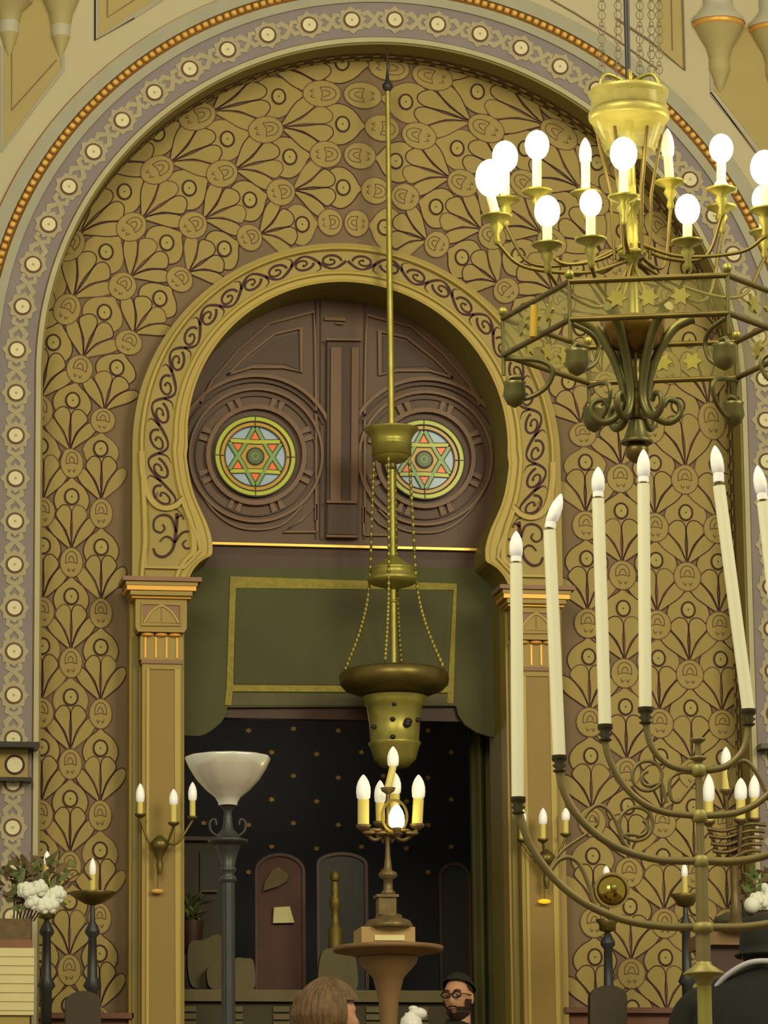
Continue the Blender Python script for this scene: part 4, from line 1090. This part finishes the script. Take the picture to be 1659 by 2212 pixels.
def ear(m,T,s,sg,mt):
    c=Vector((sg*.078*s,-.005*s,-.005*s)); rows=[]
    for i in range(7):
        th=PI*i/6; rows.append([T((c.x+sg*.010*s*sin(th)*cos(2*PI*j/10)*.8,c.y+.017*s*sin(th)*sin(2*PI*j/10),c.z+.031*s*cos(th))) for j in range(10)])
    m.grid(rows,mt,closed=True)
def shell(m,T,s,mt,cond,off=.006,R=72,S=96,extra=None):
    """part of an inflated skull where cond(x,y,z) holds"""
    idx={}
    def pt(i,j):
        th=PI*i/R; a=2*PI*j/S; x=sin(th)*sin(a); y=sin(th)*cos(a); z=cos(th)
        k=(1-.34*min(1,-z)**1.3) if z<0 else 1
        o=off+(extra(x,y,z) if extra else 0)
        yy=y*(.097+o)
        if z<0: yy=yy*(1-.10*(-z)) if y>0 else yy*(1-.45*(-z))
        return T((x*(.077*k+o)*s,yy*s,z*(.118+o)*s)),cond(x,y,z)
    for i in range(R):
        for j in range(S):
            q=[pt(i,j),pt(i,j+1),pt(i+1,j+1),pt(i+1,j)]
            if all(b for _,b in q): m.face([p for p,_ in q],mt,True)
def body(t,c,yaw,zf,m_top,m_leg,sh=.20,chest=.13):
    """standing clothed body from floor zf to neck under head centre c, skinned"""
    T=head(t,Vector((c.x,c.y,0)),yaw,1); hz=c.z-zf
    k=hz/1.60
    V=[];E=[];Rd=[]
    def add(p,r,par=None):
        V.append(tuple(T((p[0]*k,p[1]*k,zf+p[2]*k)))); Rd.append((r*k,r*k)); 
        if par is not None: E.append((par,len(V)-1))
        return len(V)-1
    o=Vector((0,0,0)); q=t
    o=t.location
    pel=add((0,0,.92),.15); w=add((0,0,1.08),.135,pel); ch=add((0,0,1.27),.155,w); nk=add((0,-.01,1.42),.062,ch); add((0,.0,1.50),.055,nk)
    hands=[]
    for sg in (-1,1):
        s1=add((sg*(sh-.06),-.01,1.345),.075,ch); s2=add((sg*sh,0,1.32),.066,s1); el=add((sg*(sh+.05),-.02,1.06),.047,s2); wr=add((sg*(sh+.04),.10,.85),.032,el); hands.append((wr,sg))
        h1=add((sg*.10,0,.84),.10,pel); kn=add((sg*.11,.02,.48),.068,h1); an=add((sg*.11,-.02,.09),.048,kn); add((sg*.12,.12,.035),.036,an)
    def mk(V,E,Rd,name,mt):
        me=bpy.data.meshes.new(name); me.from_pydata([(v[0]-o.x,v[1]-o.y,v[2]-o.z) for v in V],E,[]); me.materials.append(mt)
        ob=bpy.data.objects.new(name,me); C.objects.link(ob); ob.parent=t
        md=ob.modifiers.new('skin','SKIN'); md.use_smooth_shade=True
        if not me.skin_vertices: 
            pass
        return ob,me
    ob,me=mk(V,E,Rd,'suit' if m_top is blackc else 'coat',m_top)
    for i,sv in enumerate(me.skin_vertices[0].data if me.skin_vertices else []): sv.radius=Rd[i]; sv.use_root=(i==0)
    sb=ob.modifiers.new('sub','SUBSURF'); sb.levels=1; sb.render_levels=2
    # hands with five fingers
    for wr,sg in hands:
        wp=Vector(V[wr]); HV=[tuple(wp)];HE=[];HR=[(.026*k,.018*k)]
        yv=T((0,1,0))-T((0,0,0)); xv=T((1,0,0))-T((0,0,0)); dn=Vector((0,0,-1))
        fwv=(dn*.9+yv*.35).normalized()
        palm=wp+fwv*.045; HV.append(tuple(palm)); HE.append((0,1)); HR.append((.034,.016))
        for f in range(4):
            off=yv*(.028-.019*f); b0=palm+fwv*.035+off; l=(.072,.080,.074,.058)[f]
            HV.append(tuple(b0)); HE.append((1,len(HV)-1)); HR.append((.0095,.0095)); 
            HV.append(tuple(b0+fwv*l*.5-xv*sg*.008)); HE.append((len(HV)-2,len(HV)-1)); HR.append((.0085,.0085))
            HV.append(tuple(b0+fwv*l*.9-xv*sg*.03)); HE.append((len(HV)-2,len(HV)-1)); HR.append((.007,.007))
        b0=palm+yv*.03-fwv*.01; HV.append(tuple(b0)); HE.append((1,len(HV)-1)); HR.append((.012,.012))
        HV.append(tuple(b0+yv*.02+fwv*.045)); HE.append((len(HV)-2,len(HV)-1)); HR.append((.009,.009))
        ob2,me2=mk(HV,HE,HR,'hand',skin)
        for i,sv in enumerate(me2.skin_vertices[0].data if me2.skin_vertices else []): sv.radius=HR[i]; sv.use_root=(i==0)
    return T
# man with glasses
Yp=-1.5
hc=W(990,2156,Yp)
t=thing('person','person in black skullcap and glasses with dark beard, lower right of doorway','person',(hc.x,Yp,1.5))
yaw=math.radians(180)+math.radians(-10-22)
T=head(t,hc,yaw,1); S_=.93
m=MB(); headmesh(m,T,S_,skin); ear(m,T,S_,1,skin); ear(m,T,S_,-1,skin); m.tube([T((0,-.02,-.07)),T((0,-.03,-.16))],.052,skin,14); m.build('head',t)
m=MB(); shell(m,T,S_,mat('black_hair',(34,28,24),.85),lambda x,y,z:(z>.30 and y<.35) or (y<-.05 and z>-.35) or (z>.72),.006)
m.build('hair',t)
m=MB(); shell(m,T,S_,blackc,lambda x,y,z:(z*.92-y*.30)>.40,.016,extra=lambda x,y,z:.006); m.build('skullcap',t)
m=MB(); shell(m,T,S_,beardm,lambda x,y,z:(z<-.42 and y>-.25 and not (abs(x)<.22 and -.62<z<-.47 and y>.6)) or (abs(x)>.75 and y>-.05 and z<-.05 and z>-.5) or (y>.6 and abs(x)<.33 and -.47<z<-.36),.007,extra=lambda x,y,z:.010 if z<-.6 else 0); m.build('beard',t)
g=MB(); gm=mat('dark_spectacles',(40,30,26),.3,.3)
for sg in (-1,1):
    g.tube([T((sg*.032*S_+.024*S_*cos(2*PI*i/16),.106*S_,.010*S_+.017*S_*sin(2*PI*i/16))) for i in range(16)],.0040,gm,6,closed=True)
    g.tube([T((sg*.056*S_,.102*S_,.014*S_)),T((sg*.076*S_,.07*S_,.014*S_)),T((sg*.080*S_,.0,.012*S_))],.0024,gm,6)
g.tube([T((-.010*S_,.110*S_,.014*S_)),T((.010*S_,.110*S_,.014*S_))],.0024,gm,6); g.build('spectacles',t)
e=MB()
for sg in (-1,1):
    e.sphere(T((sg*.031*S_,.083*S_,.008*S_)),.0105,mat('eye_white',(150,120,100),.4),10,8,sc=(1,1,.6)); e.sphere(T((sg*.031*S_,.0925*S_,.007*S_)),.0045,blk,8,6)
    e.tube([T((sg*.014*S_,.101*S_,.032*S_)),T((sg*.034*S_,.101*S_,.037*S_)),T((sg*.052*S_,.090*S_,.030*S_))],.0035,beardm,6)
e.build('eyes_and_brows',t)
l=MB(); l.tube([T((-.02*S_,.094*S_,-.062*S_)),T((0,.099*S_,-.060*S_)),T((.02*S_,.094*S_,-.062*S_))],.004,lipm,6); l.build('mouth',t)
body(t,hc,yaw,1.5,blackc,blackc)
# woman seen from behind, facing right
Yw=-7.0
hc=W(712,2195,Yw)
t=thing('person','person with short brown hair seen from behind, turned right, bottom centre','person',(hc.x,Yw,.98))
yaw=math.radians(-84); T=head(t,hc,yaw,1); S_=1.0
m=MB(); headmesh(m,T,S_,skin); ear(m,T,S_,1,skin); ear(m,T,S_,-1,skin); m.tube([T((0,-.02,-.07)),T((0,-.03,-.16))],.05,skin,14); m.build('head',t)
m=MB(); shell(m,T,S_,hairb,lambda x,y,z:(z>.35 and y<.86) or (y<.40 and z>-.80) or z>.6,.010,R=72,S=96,extra=lambda x,y,z:.012+.0022*sin(38*math.atan2(x,y-.1)+3*z)+.016*max(0,.4-y)*(1 if z<.6 else .5)); m.build('hair',t)
body(t,hc,yaw,.98,mat('brown_coat',(84,66,46),.9),blackc,sh=.18)
# man in black suit from behind
Ys=-8.4
hc=W(1655,2052,Ys)
t=thing('person','person in black suit and black hat seen from behind, bottom right corner','person',(hc.x,Ys,.98)); hb=W(1650,1985,Ys)
yaw=math.radians(-20); T=head(t,hc,yaw,1)
m=MB(); headmesh(m,T,1,skin); ear(m,T,1,1,skin); ear(m,T,1,-1,skin); m.tube([T((0,-.02,-.07)),T((0,-.03,-.16))],.056,skin,14); m.build('head',t)
m=MB(); shell(m,T,1,MATS['black_hair'],lambda x,y,z:(y<.1 and z>-.85) or z>.4,.008); m.build('hair',t)
m=MB(); rows=[]
for r,z in ((.096,-.03),(.112,-.035),(.118,-.03),(.118,-.026),(.100,-.02),(.100,0),(.094,.07),(.080,.095),(.03,.10),(.0,.10)):
    rows.append([T((r*.92*cos(2*PI*i/28),r*1.08*sin(2*PI*i/28),z+.01)) for i in range(28)])
m.grid(rows,blackc,closed=True); m.build('hat',t)
body(t,hb,yaw,.98,blackc,blackc,sh=.245)
m=MB(); T=head(t,hb,yaw,1)
sh=cr([T((-.19,-.05,-.265)),T((-.13,-.095,-.205)),T((-.06,-.115,-.165)),T((0,-.12,-.155)),T((.06,-.115,-.165)),T((.13,-.095,-.205)),T((.19,-.05,-.265))],5)
m.tube(sh,.010,silver,8); m.build('shawl_band',t,label='silver grey band over the shoulders')
m=MB(); rows=[]
for z,rx,ry in ((-.165,.07,.075),(-.185,.12,.09),(-.215,.19,.105),(-.25,.235,.115),(-.31,.262,.13),(-.42,.27,.145),(-.60,.26,.14),(-.85,.27,.15)):
    rows.append([T((rx*cos(2*PI*i/32),-.015+ry*sin(2*PI*i/32),z)) for i in range(32)])
m.grid(rows,blackc,closed=True); m.face(rows[0],blackc); m.build('jacket',t)
# white jug between the two people
Yj=-4.0; t=thing('jug','small white rounded jug between the two people at the bottom','jug',(W(890,2230,Yj).x,Yj,.98))
jm=mat('white_china',(205,205,200),.35)
m=MB(); lathe_px(m,888,[(2260,18),(2240,24),(2215,25),(2200,22),(2194,15),(2188,13)],Yj,jm,20); m.build('body',t)
m=MB(); c=W(902,2190,Yj); m.sphere(c,.036,jm,14,10,sc=(1.2,.9,.8)); c=W(893,2178,Yj); m.sphere(c,.015,jm,10,8,sc=(1.5,1,.8)); m.build('lid',t)
jx=W(888,2240,Yj); t2=thing('side_table','plain dark side table under the white jug','table',(jx.x,Yj,.98))
zt=W(888,2260,Yj).z
m=MB(); m.lathe((jx.x,Yj,0),[(.16,zt-.03),(.17,zt-.02),(.17,zt),(.01,zt)],mahog,24); m.build('tabletop',t2)
m=MB(); m.lathe((jx.x,Yj,0),[(.14,.98),(.03,1.03),(.03,zt-.03)],mahog,14); m.build('pedestal',t2)
# ================================================================== corbelled half columns at the top corners
def corbel(cx,ztop,prof,label,ms):
    A=W(cx,60,-.0); t=thing('corbel_column',label,'column',(A.x,0,W(cx,prof[-1][1][0],0).z))
    for name,pr,m_ in zip(('shaft','ring','gilt_ring','cone','band','tip'),prof,ms):
        if not pr or m_ is None: continue
        b=MB(); b.lathe((A.x,.0,0),[(r*.0025,W(cx,y,-.05).z) for y,r in pr],m_,32); b.build(name,t)
    return t
cp=mat('corbel_plaster',(168,156,108),.6,var=.04); cg=mat('corbel_grey',(176,172,150),.5,var=.04)
corbel(20,0,[[(0,50),(-60,62)],[],[],[(40,23),(20,28),(0,50)],[(66,21),(40,22)],[(116,2),(100,10),(66,21)]],'slim tapering half column at the top left corner',(cg,None,None,cp,cg,cp))
corbel(131,0,[[(-20,46),(-360,60)],[],[],[(50,22),(25,27),(0,38),(-20,46)],[(74,21),(50,22)],[(120,2),(105,9),(74,21)]],'slim tapering half column, second from the top left corner',(cg,None,None,cp,cg,cp))
corbel(1551,0,[[(8,34),(-360,34)],[(46,63),(36,60),(26,48),(18,42),(8,34)],[(56,58),(52,61),(46,60)],[(124,23),(100,30),(75,46),(56,57)],[(146,24),(124,24)],[(193,3),(178,12),(146,24)]],'large half column with grey and gilt ring, top right',(cg,cg,pilgold,cp,cp,cp))
corbel(1672,0,[[(20,34),(-360,34)],[(58,63),(48,60),(38,48),(30,42),(20,34)],[(68,58),(64,61),(58,60)],[(136,23),(112,30),(87,46),(68,57)],[(158,24),(136,24)],[(205,3),(190,12),(158,24)]],'large half column with grey and gilt ring, cut by the right edge',(cg,cg,pilgold,cp,cp,cp))
# ================================================================== light
wd_=bpy.data.worlds.new('world'); bpy.context.scene.world=wd_; wd_.use_nodes=True
bg=wd_.node_tree.nodes['Background']; bg.inputs[0].default_value=lin((250,242,212))+[1]; bg.inputs[1].default_value=.42
def area(name,loc,tgt,size,power,col):
    l=bpy.data.lights.new(name,'AREA'); l.energy=power; l.size=size; l.color=lin(col); o=bpy.data.objects.new(name,l); C.objects.link(o); o.location=loc
    d=Vector(tgt)-Vector(loc); o.rotation_euler=d.to_track_quat('-Z','Y').to_euler(); return o
area('hall_light_left',(-5,-15,9.5),(0,0,6),4.5,840,(255,240,196))
area('hall_light_right',(5,-13,9),(0,0,6),4.5,840,(255,240,196))
def point(name,loc,power,col,rad=.15):
    l=bpy.data.lights.new(name,'POINT'); l.energy=power; l.color=lin(col); l.shadow_soft_size=rad; o=bpy.data.objects.new(name,l); C.objects.link(o); o.location=loc
point('chandelier_light',tuple(W(1366,400,YG-.0)),9,(255,228,140),.3)
point('alcove_fill',(-.3,2.5,4.9),5,(255,236,200),.2)  # unseen fill light, added to lift the dark back wall
sc=bpy.context.scene; sc.view_settings.view_transform='Standard'; sc.view_settings.look='None'; sc.view_settings.gamma=1; sc.view_settings.exposure=0
sc.view_settings.use_curve_mapping=False
